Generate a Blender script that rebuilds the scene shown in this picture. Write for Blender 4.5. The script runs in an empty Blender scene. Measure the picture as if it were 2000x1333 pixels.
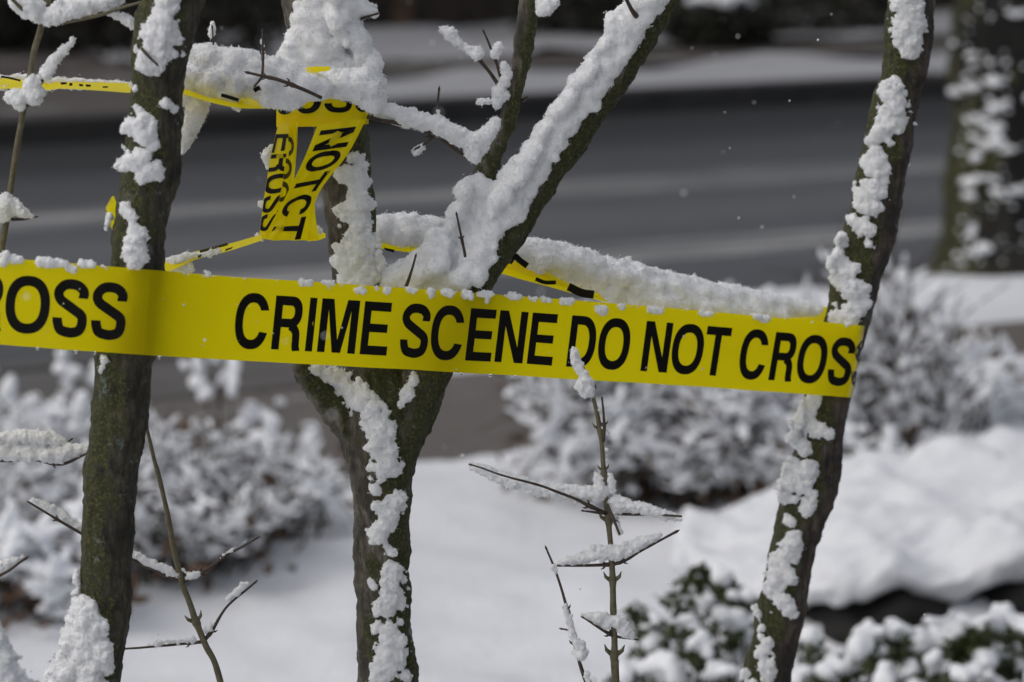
import bpy, math, random
import numpy as np
from mathutils import Vector
from mathutils.bvhtree import BVHTree

# ------------------------------------------------------------------ camera, sky, sun, exposure
scene = bpy.context.scene
col = scene.collection
CAM_H, PITCH, LENS = 1.70, math.radians(10.4), 105.0
F = LENS / 36.0 * 2000.0                       # focal length in photo pixels
cd = bpy.data.cameras.new('camera'); cam = bpy.data.objects.new('camera', cd); col.objects.link(cam)
cam.location = (0, 0, CAM_H); cam.rotation_euler = (math.pi/2 - PITCH, 0, 0)
cd.lens = LENS; cd.sensor_width = 36.0; cd.clip_start = 0.05; cd.clip_end = 2000
cd.dof.use_dof = True; cd.dof.focus_distance = 2.83; cd.dof.aperture_fstop = 5.6; cd.dof.aperture_blades = 9
scene.camera = cam
SUN_EL, SUN_AZ = math.radians(52), math.radians(250)     # azimuth measured clockwise from +Y
w = bpy.data.worlds.new('World'); scene.world = w; w.use_nodes = True
nt = w.node_tree; nt.nodes.clear()
out = nt.nodes.new('ShaderNodeOutputWorld'); bg = nt.nodes.new('ShaderNodeBackground')
sky = nt.nodes.new('ShaderNodeTexSky'); sky.sky_type = 'NISHITA'; sky.sun_disc = False
sky.sun_elevation = SUN_EL; sky.sun_rotation = SUN_AZ; sky.dust_density = 4; sky.air_density = 1.0
hs = nt.nodes.new('ShaderNodeHueSaturation'); hs.inputs['Saturation'].default_value = 0.52
nt.links.new(sky.outputs[0], hs.inputs['Color']); nt.links.new(hs.outputs[0], bg.inputs['Color'])
bg.inputs['Strength'].default_value = 0.10
nt.links.new(bg.outputs[0], out.inputs[0])
sd = bpy.data.lights.new('sun', 'SUN'); sun = bpy.data.objects.new('sun', sd); col.objects.link(sun)
sd.energy = 0.75; sd.angle = math.radians(165); sd.color = (1.0, 0.97, 0.93)
dv = Vector((math.sin(SUN_AZ)*math.cos(SUN_EL), math.cos(SUN_AZ)*math.cos(SUN_EL), math.sin(SUN_EL)))
sun.rotation_euler = dv.to_track_quat('Z', 'Y').to_euler()
vs = scene.view_settings
scene.display_settings.display_device = 'sRGB'
vs.view_transform = 'Standard'; vs.look = 'None'; vs.gamma = 1.0; vs.exposure = -0.02
try:
    scene.cycles.use_denoising = True; scene.cycles.denoiser = 'OPENIMAGEDENOISE'
    scene.cycles.max_bounces = 8; scene.cycles.transparent_max_bounces = 6
except Exception: pass

rng = np.random.default_rng(7)
random.seed(7)
CA, SA = math.cos(PITCH), math.sin(PITCH)
FW = np.array([0, CA, -SA]); UP = np.array([0, SA, CA]); RT = np.array([1.0, 0, 0]); CP = np.array([0, 0, CAM_H])

def ray(px, py):
    return FW + RT*((px-1000)/F) - UP*((py-666.5)/F)
def P(px, py, d):
    """point seen at photo pixel px,py on the upright plane standing d metres away"""
    r = ray(px, py)
    return CP + r*(d*CA/r[1])
def G(px, py, z=0.0):
    r = ray(px, py)
    return CP + r*((z-CAM_H)/r[2])
def M(wpx, d): return wpx/F*d                    # pixels -> metres at distance d

# ------------------------------------------------------------------ numpy helpers
def _h(ix, iy, iz, seed):
    h = (ix.astype(np.uint32)*np.uint32(374761393) + iy.astype(np.uint32)*np.uint32(668265263)
         + iz.astype(np.uint32)*np.uint32(2147483647) + np.uint32(seed*974711 & 0xffffffff))
    h = (h ^ (h >> np.uint32(13)))*np.uint32(1274126177)
    h = (h ^ (h >> np.uint32(16)))*np.uint32(2246822519)
    h = h ^ (h >> np.uint32(13))
    return (h & np.uint32(0xffffff)).astype(np.float64)/float(0xffffff)*2-1
def vnoise(p, scale, seed=0):
    if np.ndim(scale) == 0: scale = (scale,)*3
    q = np.asarray(p)/np.array(scale) + 1000.37
    i = np.floor(q).astype(np.int64); f = q-i; f = f*f*f*(f*(f*6-15)+10)
    x, y, z = i[:, 0], i[:, 1], i[:, 2]; r = 0
    for dx in (0, 1):
        wx = f[:, 0] if dx else 1-f[:, 0]
        for dy in (0, 1):
            wy = f[:, 1] if dy else 1-f[:, 1]
            for dz in (0, 1):
                wz = f[:, 2] if dz else 1-f[:, 2]
                r = r + wx*wy*wz*_h(x+dx, y+dy, z+dz, seed)
    return r
def fbm(p, scale, seed=0, octv=3):
    s = np.array((scale,)*3 if np.ndim(scale) == 0 else scale, float); a, r = 1.0, 0
    for k in range(octv):
        r = r + a*vnoise(p, s, seed+k*17); s = s*0.5; a *= 0.5
    return r

def new_mesh(name, V, faces, mats, smooth=True, parent=None, fmat=None, loc=None):
    """faces: list of int arrays (n,k)"""
    V = np.asarray(V, float)
    if loc is not None: V = V-np.asarray(loc)
    me = bpy.data.meshes.new(name)
    faces = [np.asarray(f) for f in faces if len(f)]
    me.vertices.add(len(V)); me.vertices.foreach_set('co', V.astype(np.float32).ravel())
    tot = sum(f.size for f in faces); npoly = sum(len(f) for f in faces)
    me.loops.add(tot); me.polygons.add(npoly)
    me.loops.foreach_set('vertex_index', np.concatenate([f.ravel() for f in faces]).astype(np.int32))
    sizes = np.concatenate([np.full(len(f), f.shape[1]) for f in faces]); st = np.concatenate([[0], np.cumsum(sizes)[:-1]])
    me.polygons.foreach_set('loop_start', st.astype(np.int32))
    me.polygons.foreach_set('use_smooth', np.full(npoly, smooth))
    if not isinstance(mats, (list, tuple)): mats = [mats]
    for m in mats: me.materials.append(m)
    if fmat is not None: me.polygons.foreach_set('material_index', np.asarray(fmat, np.int32))
    me.update(calc_edges=True); me.validate()
    o = bpy.data.objects.new(name, me); col.objects.link(o)
    if loc is not None: o.location = loc
    if parent is not None: o.parent = parent
    return o
def thing(name, label, cat, loc=(0, 0, 0), group=None):
    o = bpy.data.objects.new(name, None); col.objects.link(o); o.location = loc
    o.empty_display_size = 0.1; o['label'] = label; o['category'] = cat
    if group: o['group'] = group
    bpy.context.view_layer.update()
    return o
def tag(o, label=None, cat=None, group=None, kind=None):
    if label: o['label'] = label
    if cat: o['category'] = cat
    if group: o['group'] = group
    if kind: o['kind'] = kind
    return o
def part(name, V, faces, mats, root, smooth=True, fmat=None):
    o = new_mesh(name, np.asarray(V)-np.array(root.location), faces, mats, smooth, root, fmat)
    return o

def vnormals(V, Q):
    n = np.zeros_like(V)
    for q in Q:
        if not len(q): continue
        fn = np.cross(V[q[:, 2]]-V[q[:, 0]], V[q[:, -1]]-V[q[:, 1]] if q.shape[1] == 4 else V[q[:, 1]]-V[q[:, 0]])
        if q.shape[1] == 3: fn = np.cross(V[q[:, 1]]-V[q[:, 0]], V[q[:, 2]]-V[q[:, 0]])
        for k in range(q.shape[1]): np.add.at(n, q[:, k], fn)
    l = np.linalg.norm(n, axis=1, keepdims=True); l[l == 0] = 1
    return n/l
def ico(sub):
    t = (1+5**.5)/2
    v = [(-1,t,0),(1,t,0),(-1,-t,0),(1,-t,0),(0,-1,t),(0,1,t),(0,-1,-t),(0,1,-t),(t,0,-1),(t,0,1),(-t,0,-1),(-t,0,1)]
    f = [(0,11,5),(0,5,1),(0,1,7),(0,7,10),(0,10,11),(1,5,9),(5,11,4),(11,10,2),(10,7,6),(7,1,8),(3,9,4),(3,4,2),(3,2,6),(3,6,8),(3,8,9),(4,9,5),(2,4,11),(6,2,10),(8,6,7),(9,8,1)]
    v = [np.array(a, float)/np.linalg.norm(a) for a in v]
    for _ in range(sub):
        c = {}; nf = []
        def mid(a, b):
            k = (min(a, b), max(a, b))
            if k not in c:
                m = v[a]+v[b]; v.append(m/np.linalg.norm(m)); c[k] = len(v)-1
            return c[k]
        for a, b, d in f:
            x, y, z = mid(a, b), mid(b, d), mid(d, a); nf += [(a,x,z),(b,y,x),(d,z,y),(x,y,z)]
        f = nf
    return np.array(v), np.array(f)
ICO1, ICO2, ICO0 = ico(1), ico(2), ico(0)
OCT = (np.array([(1,0,0),(-1,0,0),(0,1,0),(0,-1,0),(0,0,1),(0,0,-1)], float),
       np.array([(0,2,4),(2,1,4),(1,3,4),(3,0,4),(2,0,5),(1,2,5),(3,1,5),(0,3,5)]))
def rotmats(n, r=rng):
    q = r.normal(size=(n, 4)); q /= np.linalg.norm(q, axis=1, keepdims=True); a, b, c, d = q.T
    return np.stack([np.stack([1-2*(c*c+d*d), 2*(b*c-a*d), 2*(b*d+a*c)], 1), np.stack([2*(b*c+a*d), 1-2*(b*b+d*d), 2*(c*d-a*b)], 1),
                     np.stack([2*(b*d-a*c), 2*(c*d+a*b), 1-2*(b*b+c*c)], 1)], 1)
def stamp(tpl, C, S, R=None):
    """copies of a template mesh: centres C (n,3), scales S (n,) or (n,3), rotations R"""
    tv, tf = tpl; n = len(C); S = np.asarray(S, float)
    if S.ndim == 1: S = np.repeat(S[:, None], 3, 1)
    X = tv[None]*S[:, None, :]
    if R is not None: X = np.einsum('nij,nkj->nki', R, X)
    X = X+np.asarray(C)[:, None, :]
    return X.reshape(-1, 3), (tf[None]+(np.arange(n)*len(tv))[:, None, None]).reshape(-1, tf.shape[1])
def remesh(V, faces, voxel):
    o = new_mesh('tmp', V, faces, [])
    m = o.modifiers.new('r', 'REMESH'); m.mode = 'VOXEL'; m.voxel_size = voxel; m.adaptivity = 0
    dg = bpy.context.evaluated_depsgraph_get(); e = o.evaluated_get(dg); me = e.to_mesh()
    n = len(me.vertices); A = np.empty(n*3, np.float32); me.vertices.foreach_get('co', A)
    L = np.empty(len(me.loops), np.int32); me.loops.foreach_get('vertex_index', L)
    T = np.empty(len(me.polygons), np.int32); me.polygons.foreach_get('loop_total', T)
    S = np.empty(len(me.polygons), np.int32); me.polygons.foreach_get('loop_start', S)
    Q = L[S[T == 4][:, None]+np.arange(4)] if (T == 4).any() else np.zeros((0, 4), int)
    Tr = L[S[T == 3][:, None]+np.arange(3)] if (T == 3).any() else np.zeros((0, 3), int)
    e.to_mesh_clear(); d = o.data; bpy.data.objects.remove(o); bpy.data.meshes.remove(d)
    return A.reshape(-1, 3).astype(float), [Q, Tr]
def lap(V, Q, it, lam=0.5):
    E = np.concatenate([np.stack([q[:, k], q[:, (k+1) % q.shape[1]]], 1) for q in Q if len(q) for k in range(q.shape[1])])
    deg = np.zeros(len(V)); np.add.at(deg, E[:, 0], 1); np.add.at(deg, E[:, 1], 1); deg[deg == 0] = 1
    for _ in range(it):
        s = np.zeros_like(V); np.add.at(s, E[:, 0], V[E[:, 1]]); np.add.at(s, E[:, 1], V[E[:, 0]])
        V = V+lam*(s/deg[:, None]-V)
    return V
def catmull(pts, step):
    """pts (n,k) columns x,y,z,... -> resampled"""
    p = np.asarray(pts, float); p = np.vstack([2*p[0]-p[1], p, 2*p[-1]-p[-2]]); o = []
    for i in range(1, len(p)-2):
        L = np.linalg.norm(p[i+1, :3]-p[i, :3]); n = max(1, int(math.ceil(L/step)))
        t = (np.arange(n)/n)[:, None]
        o.append(.5*((2*p[i])+(-p[i-1]+p[i+1])*t+(2*p[i-1]-5*p[i]+4*p[i+1]-p[i+2])*t*t+(-p[i-1]+3*p[i]-3*p[i+1]+p[i+2])*t**3))
    o.append(p[-2][None]); return np.vstack(o)
def tube(path, sides=10, cap=True):
    """path (n,4): xyz + radius"""
    path = np.asarray(path, float); n = len(path); T = np.gradient(path[:, :3], axis=0); T /= np.linalg.norm(T, axis=1, keepdims=True)+1e-12
    a = np.array([0, 1.0, 0]) if abs(T[0, 1]) < .9 else np.array([1.0, 0, 0]); N = np.zeros((n, 3))
    u = a-T[0]*a.dot(T[0]); u /= np.linalg.norm(u); N[0] = u
    for i in range(1, n):
        u = N[i-1]-T[i]*N[i-1].dot(T[i]); N[i] = u/np.linalg.norm(u)
    B = np.cross(T, N); th = np.arange(sides)/sides*2*math.pi
    ring = path[:, None, :3]+path[:, 3][:, None, None]*(np.cos(th)[None, :, None]*N[:, None]+np.sin(th)[None, :, None]*B[:, None])
    V = ring.reshape(-1, 3); i = np.arange(n-1)[:, None]*sides; j = np.arange(sides)[None]; k = (j+1) % sides
    Q = np.stack([i+j, i+k, i+sides+k, i+sides+j], -1).reshape(-1, 4); Tr = np.zeros((0, 3), int)
    if cap:
        V = np.vstack([V, path[0, :3], path[-1, :3]]); c0, c1 = len(V)-2, len(V)-1; b = (n-1)*sides; j = np.arange(sides); k = (j+1) % sides
        Tr = np.vstack([np.stack([k, j, np.full(sides, c0)], 1), np.stack([b+j, b+k, np.full(sides, c1)], 1)])
    return V, Q, Tr
class Bag:
    """collects pieces for one mesh"""
    def __init__(s): s.V = []; s.Q = []; s.T = []; s.n = 0
    def add(s, V, Q=None, T=None):
        if Q is not None and len(Q): s.Q.append(np.asarray(Q)+s.n)
        if T is not None and len(T): s.T.append(np.asarray(T)+s.n)
        s.V.append(V); s.n += len(V); return s
    def get(s):
        return np.vstack(s.V), [np.vstack(s.Q) if s.Q else np.zeros((0, 4), int), np.vstack(s.T) if s.T else np.zeros((0, 3), int)]

# ------------------------------------------------------------------ materials
def mat(name):
    m = bpy.data.materials.new(name); m.use_nodes = True; t = m.node_tree; b = t.nodes['Principled BSDF']; return m, t, b
def N(t, kind, **k):
    n = t.nodes.new('ShaderNode'+kind)
    for a, v in k.items():
        if a in n.inputs: n.inputs[a].default_value = v
        else: setattr(n, a, v)
    return n
def coords(t, scale=(1, 1, 1)):
    g = N(t, 'NewGeometry'); mp = N(t, 'Mapping'); mp.inputs['Scale'].default_value = scale
    t.links.new(g.outputs['Position'], mp.inputs['Vector']); return mp.outputs[0]
def noise(t, vec, scale, detail=4, rough=.55):
    n = N(t, 'TexNoise', Scale=scale, Detail=detail, Roughness=rough); t.links.new(vec, n.inputs['Vector']); return n.outputs['Fac']
def ramp(t, fac, stops):
    r = N(t, 'ValToRGB'); e = r.color_ramp.elements
    while len(e) < len(stops): e.new(.5)
    for x, (p, c) in zip(e, stops): x.position = p; x.color = (*c, 1) if len(c) == 3 else c
    t.links.new(fac, r.inputs[0]); return r.outputs[0]
def mix(t, fac, a, b):
    m = N(t, 'MixRGB')
    for s, v in ((0, fac), (1, a), (2, b)):
        if hasattr(v, 'links'): t.links.new(v, m.inputs[s])
        else: m.inputs[s].default_value = v if s == 0 else (*v, 1)
    return m.outputs[0]
def bump(t, b, h, strength, dist):
    n = N(t, 'Bump', Strength=strength, Distance=dist); t.links.new(h, n.inputs['Height']); t.links.new(n.outputs[0], b.inputs['Normal'])
    return n
def snow_mat(name, bscale, bdist, sss=0.5, rad=.0035, c=(.875, .89, .915)):
    m, t, b = mat(name); v = coords(t)
    b.inputs['Base Color'].default_value = (*c, 1); b.inputs['Roughness'].default_value = .75
    b.inputs['Specular IOR Level'].default_value = .25
    b.inputs['Subsurface Weight'].default_value = sss; b.inputs['Subsurface Radius'].default_value = (1, 1, 1.1); b.inputs['Subsurface Scale'].default_value = rad
    bump(t, b, noise(t, v, bscale, 3, .65), .7, bdist); return m
def bark_mat(name, dark, light, moss_amt=.5, lich=.62, zs=.22, sc=1.0, side=.22):
    m, t, b = mat(name); v = coords(t, (sc, sc, sc)); vz = coords(t, (sc, sc, zs*sc))
    f = noise(t, vz, 190, 8, .72); c = ramp(t, f, [(.30, [x*.28 for x in dark]), (.43, dark), (.55, light), (.70, [x*1.9 for x in light])])
    tone = noise(t, v, 30, 4, .6); c = mix(t, ramp(t, tone, [(.42, (0,)*3), (.60, (.8,)*3)]), c, [x*.35 for x in dark])
    big = noise(t, v, 26, 6, .66); fine = noise(t, v, 330, 5, .75)
    ms = N(t, 'Math', operation='MULTIPLY_ADD'); t.links.new(fine, ms.inputs[0]); ms.inputs[1].default_value = .5; t.links.new(big, ms.inputs[2])
    g = N(t, 'NewGeometry'); sx = N(t, 'SeparateXYZ'); t.links.new(g.outputs['Normal'], sx.inputs[0])
    sd = N(t, 'Math', operation='MULTIPLY_ADD'); t.links.new(sx.outputs['X'], sd.inputs[0]); sd.inputs[1].default_value = -side; t.links.new(ms.outputs[0], sd.inputs[2])
    lo = .98-.36*moss_amt
    mk = ramp(t, sd.outputs[0], [(lo-.04, (0, 0, 0)), (lo+.07, (1, 1, 1))])
    mc = ramp(t, fine, [(.32, (.012, .014, .005)), (.52, (.050, .052, .014)), (.70, (.16, .155, .045))])
    c = mix(t, mk, c, mc)
    lb = noise(t, v, 42, 7, .75); lk = ramp(t, lb, [(lich, (0, 0, 0)), (lich+.03, (1, 1, 1))])
    c = mix(t, lk, c, ramp(t, fine, [(.35, (.05, .066, .05)), (.62, (.20, .225, .185))]))
    t.links.new(c, b.inputs['Base Color']); b.inputs['Roughness'].default_value = .62; b.inputs['Specular IOR Level'].default_value = .4
    ad = N(t, 'Math', operation='MULTIPLY_ADD'); t.links.new(fine, ad.inputs[0]); ad.inputs[1].default_value = .6; t.links.new(f, ad.inputs[2])
    bump(t, b, ad.outputs[0], 1.0, .0032/sc); return m
SNOW = snow_mat('fresh_snow', 420, .0010, .8, .006, (.94, .95, .965))
SNOW_GRAIN = snow_mat('snow_crystals', 420, .0005, 0.0, c=(.94, .95, .965))
SNOW_FAR = snow_mat('soft_snow', 60, .006, 0.0)
SNOW_FAR_DIM = snow_mat('dimmed_far_snow', 25, .01, 0.0, c=(.33, .335, .35))  # far snow: the light falloff towards the frame top is put into its colour
SNOW_GROUND = snow_mat('ground_snow', 35, .01, 0.0, c=(.76, .775, .80))
BARK_L = bark_mat('left_bark', (.040, .035, .022), (.082, .072, .048), .74, .60, .2)
BARK_C = bark_mat('middle_bark', (.082, .070, .050), (.170, .150, .118), .84, .62, .2, side=-.28)
BARK_R = bark_mat('right_bark', (.070, .054, .043), (.125, .100, .080), .82, .62, .14, side=.40)
BARK_FAR = bark_mat('old_bark', (.012, .011, .009), (.026, .024, .019), .25, .68, .25, .12)
def plain(name, c, rough=.6, var=.3, scale=120, spec=.4):
    m, t, b = mat(name); v = coords(t)
    t.links.new(ramp(t, noise(t, v, scale, 4), [(.3, [x*(1-var) for x in c]), (.7, [x*(1+var) for x in c])]), b.inputs['Base Color'])
    b.inputs['Roughness'].default_value = rough; b.inputs['Specular IOR Level'].default_value = spec; return m
STEM = plain('sapling_bark', (.125, .108, .062), .55, .3, 200)
TWIG = plain('twig_bark', (.060, .042, .030), .6, .4, 300)
TWIG_FAR = plain('shrub_twig', (.060, .046, .036), .8, .4, 60)
LEAF_BROWN = plain('dead_leaf', (.085, .048, .028), .7, .5, 40)
LEAF_GREEN = plain('evergreen_leaf', (.040, .052, .016), .6, .5, 40)
ROCK = plain('dark_rock', (.013, .012, .011), .8, .5, 12)
def tape_mat():
    m, t, b = mat('yellow_film'); v = coords(t)
    b.inputs['Base Color'].default_value = (.98, .785, .004, 1); b.inputs['Roughness'].default_value = .28; b.inputs['Specular IOR Level'].default_value = .3
    vo = N(t, 'TexVoronoi', Scale=330.0); t.links.new(v, vo.inputs['Vector'])
    drops = ramp(t, vo.outputs['Distance'], [(0, (1, 1, 1)), (.30, (0, 0, 0))])
    gate = ramp(t, noise(t, v, 45, 3), [(.52, (0, 0, 0)), (.66, (1, 1, 1))])
    mu = N(t, 'Math', operation='MULTIPLY'); t.links.new(drops, mu.inputs[0]); t.links.new(gate, mu.inputs[1])
    sm = noise(t, v, 26, 3); ad = N(t, 'Math', operation='MULTIPLY_ADD'); t.links.new(sm, ad.inputs[0]); ad.inputs[1].default_value = .9; t.links.new(mu.outputs[0], ad.inputs[2])
    vw = coords(t, (1, 1, .22)); wr = noise(t, vw, 55, 4, .6); a2 = N(t, 'Math', operation='MULTIPLY_ADD'); t.links.new(wr, a2.inputs[0]); a2.inputs[1].default_value = .8; t.links.new(ad.outputs[0], a2.inputs[2]); bm = bump(t, b, a2.outputs[0], .3, .0009)
    tr = N(t, 'BsdfTranslucent'); tr.inputs[0].default_value = (1.0, .87, .006, 1)
    mx = N(t, 'MixShader'); mx.inputs[0].default_value = .55
    t.links.new(b.outputs[0], mx.inputs[1]); t.links.new(tr.outputs[0], mx.inputs[2]); t.links.new(mx.outputs[0], t.nodes['Material Output'].inputs[0])
    return m
TAPE = tape_mat()
INK = plain('black_ink', (.010, .009, .008), .5, .2, 50, .12)
INK_BACK = plain('ink_seen_through', (.075, .060, .012), .5, .2, 50)

# ------------------------------------------------------------------ snow builder
class Snow:
    def __init__(s): s.C = []; s.R = []
    def ball(s, c, r): s.C.append(np.asarray(c, float)); s.R.append(r)
    def stroke(s, pts, d=None, bvh=None, r=(.003, .007), dens=1.0, lift=.12, deep=.30):
        """pts (px,py,width_px[,d]) brushed onto a trunk (bvh) or hung at depth d"""
        p = np.array(pts, float)
        if bvh is not None and lift < .5: p[:, 2] *= .86
        if len(p) == 1: p = np.vstack([p, p+np.array([.5, .5]+[0]*(p.shape[1]-2))])
        seg = np.linalg.norm(np.diff(p[:, :2], axis=0), axis=1)
        area = (seg*(p[:-1, 2]+p[1:, 2])/2).sum()+math.pi/4*p[0, 2]*p[-1, 2]
        dd = d if d is not None else (p[0, 3] if p.shape[1] > 3 else 2.9)
        rp = (r[0]+r[1])/2/dd*F; n = max(4, int(dens*(1.55 if bvh is not None and lift < .5 else 3.2)*area/(rp*rp)))
        cum = np.concatenate([[0], np.cumsum(seg)])
        for _ in range(n):
            x = rng.uniform(-p[0, 2]/2, cum[-1]+p[-1, 2]/2); xi = min(max(x, 0), cum[-1])
            q = np.array([np.interp(xi, cum, p[:, k]) for k in range(p.shape[1])])
            k = min(np.searchsorted(cum, xi, 'right')-1, len(seg)-1); t = (p[k+1, :2]-p[k, :2])/(seg[k]+1e-9)
            nrm = np.array([-t[1], t[0]]); over = x-xi; hw = q[2]/2
            if abs(over) > hw: continue
            lim = math.sqrt(max(hw*hw-over*over, 0)); u = rng.uniform(-1, 1)
            rr = rng.uniform(*r); edge = max(abs(u)*lim, abs(over))/hw
            rr *= 1-.5*edge**2; rr = min(rr, M(hw, dd)*.95)
            if rng.uniform() < .22:                                # loose crumbs make the rim ragged
                rr = rng.uniform(.0010, .0021); u = np.sign(u)*rng.uniform(.75, 1.12); lim = lim+rr/dd*F*.6
            px, py = q[:2]+t*over+nrm*u*max(lim-rr/dd*F*.6, 0)
            dep = q[3] if len(q) > 3 else dd
            if bvh is not None:
                rv = ray(px, py); hit = bvh.ray_cast(Vector(CP), Vector(rv))
                if hit[0] is not None and abs(np.dot(np.array(hit[0])-CP, FW)-dep) < .25:
                    c = np.array(hit[0])+np.array(hit[1])*rr*lift
                    s.ball(c, rr)
                    if edge < .6 and rng.uniform() < .5: s.ball(c+np.array(hit[1])*rr*rng.uniform(.15, .6), rr*rng.uniform(.6, .95))
                    continue
            c = P(px, py, dep)+np.array([0, rng.uniform(-1, 1)*M(q[2], dep)*deep*(1-edge**2)**.5, 0]); s.ball(c, rr)
    def build(s, name, root, voxel=.0013, amp=.0014, cr=1.0, m=None, sm=5):
        C, R = np.array(s.C), np.array(s.R)
        V, T = stamp(ICO1, C, R*1.12)
        V, Q = remesh(V, [T], voxel)
        V = lap(V, Q, sm); n = vnormals(V, Q)
        k = voxel/.0013
        a = np.abs(vnoise(V, .010*k, 3)); b = np.abs(vnoise(V, .0052*k, 5)); c = vnoise(V, .0024*k, 9); d = rng.uniform(-1, 1, len(V))
        e = np.abs(vnoise(V, .0030*k, 15)); V = V+n*((a*1.4-.45)*amp*.85+(b*1.3-.4)*amp*.8+(e*1.3-.4)*amp*.8+c*amp*.45+d*amp*.25)[:, None]
        # connected clumps
        lab = np.arange(len(V)); E = np.concatenate([np.stack([q[:, i], q[:, (i+1) % q.shape[1]]], 1) for q in Q if len(q) for i in range(q.shape[1])])
        while True:
            o = lab.copy(); np.minimum.at(lab, E[:, 0], lab[E[:, 1]]); np.minimum.at(lab, E[:, 1], lab[E[:, 0]]); lab = lab[lab]
            if (o == lab).all(): break
        q = Q[0]; fa = np.linalg.norm(np.cross(V[q[:, 2]]-V[q[:, 0]], V[q[:, 3]]-V[q[:, 1]]), axis=1)/2
        cnt = int(fa.sum()/1.9e-6*cr/k/k); pick = rng.choice(len(q), cnt, p=fa/fa.sum())
        c0 = V[q[pick]].mean(1)+n[q[pick, 0]]*(rng.exponential(.00038, (cnt, 1))-.0001)*k
        X, T = stamp(OCT, c0, rng.uniform(.00025, .0007, (cnt, 3))*k, rotmats(cnt)); T = T.reshape(cnt, 8, 3); X = X.reshape(cnt, 6, 3); cl = lab[q[pick, 0]]
        ids, num = np.unique(lab, return_counts=True); order = np.argsort(-num); big = [ids[i] for i in order[:60] if num[i] > 260]; rest = ~np.isin(lab, big)
        def emit(mask, nm, kind=None):
            ix = np.flatnonzero(mask); mp = np.full(len(V), -1); mp[ix] = np.arange(len(ix)); bag = Bag()
            bag.add(V[ix], mp[Q[0][mask[Q[0][:, 0]]]], mp[Q[1][mask[Q[1][:, 0]]]] if len(Q[1]) else None)
            w_ = np.flatnonzero(mask[cl])
            if len(w_): bag.add(X[w_].reshape(-1, 3), None, (np.arange(len(w_))[:, None, None]*6+OCT[1][None]).reshape(-1, 3))
            nv_, nf_ = bag.get(); fm = np.zeros(len(nf_[0])+len(nf_[1]), int)
            if len(w_): fm[-8*len(w_):] = 1
            o = part(nm, nv_, nf_, [m or SNOW, SNOW_GRAIN], root, fmat=fm)
            if kind: o['kind'] = kind
        for i in big: emit(lab == i, name)
        if rest.any(): emit(rest, 'snow_grains', 'stuff')

# ------------------------------------------------------------------ the setting
RA = math.radians(26); RE = np.array([math.cos(RA), math.sin(RA)]); RN = np.array([-math.sin(RA), math.cos(RA)])
def strip_sheet(name, c0, c1, s0, s1, z, m, ns=60, nc=12, zamp=0, zsc=.3, edge=0, profile=None, kind='structure', seed=0):
    s = np.linspace(s0, s1, ns); c = np.linspace(0, 1, nc); SS, CC = np.meshgrid(s, c, indexing='ij')
    e0 = c0+edge*vnoise(np.stack([s*2.2, s*0, s*0], 1), .6, seed+1); e1 = c1+edge*vnoise(np.stack([s*2.2, s*0, s*0], 1), .6, seed+2)
    CV = e0[:, None]*(1-CC)+e1[:, None]*CC
    X = SS*RE[0]+CV*RN[0]; Y = SS*RE[1]+CV*RN[1]; Z = np.full_like(X, z)
    pts = np.stack([X, Y, Z], -1).reshape(-1, 3)
    if zamp: pts[:, 2] += zamp*fbm(pts*[1, 1, 0], zsc, seed+5, 4)
    if profile is not None: pts[:, 2] += profile(CC).ravel()
    i = np.arange(ns-1)[:, None]*nc; j = np.arange(nc-1)[None]
    Q = np.stack([i+j, i+nc+j, i+nc+j+1, i+j+1], -1).reshape(-1, 4)
    o = new_mesh(name, pts, [Q], m); tag(o, kind=kind); return o
def road_coords(t):
    g = N(t, 'NewGeometry'); mp = N(t, 'Mapping'); mp.vector_type = 'POINT'; mp.inputs['Rotation'].default_value = (0, 0, -RA)
    t.links.new(g.outputs['Position'], mp.inputs['Vector']); return mp.outputs[0]
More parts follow.
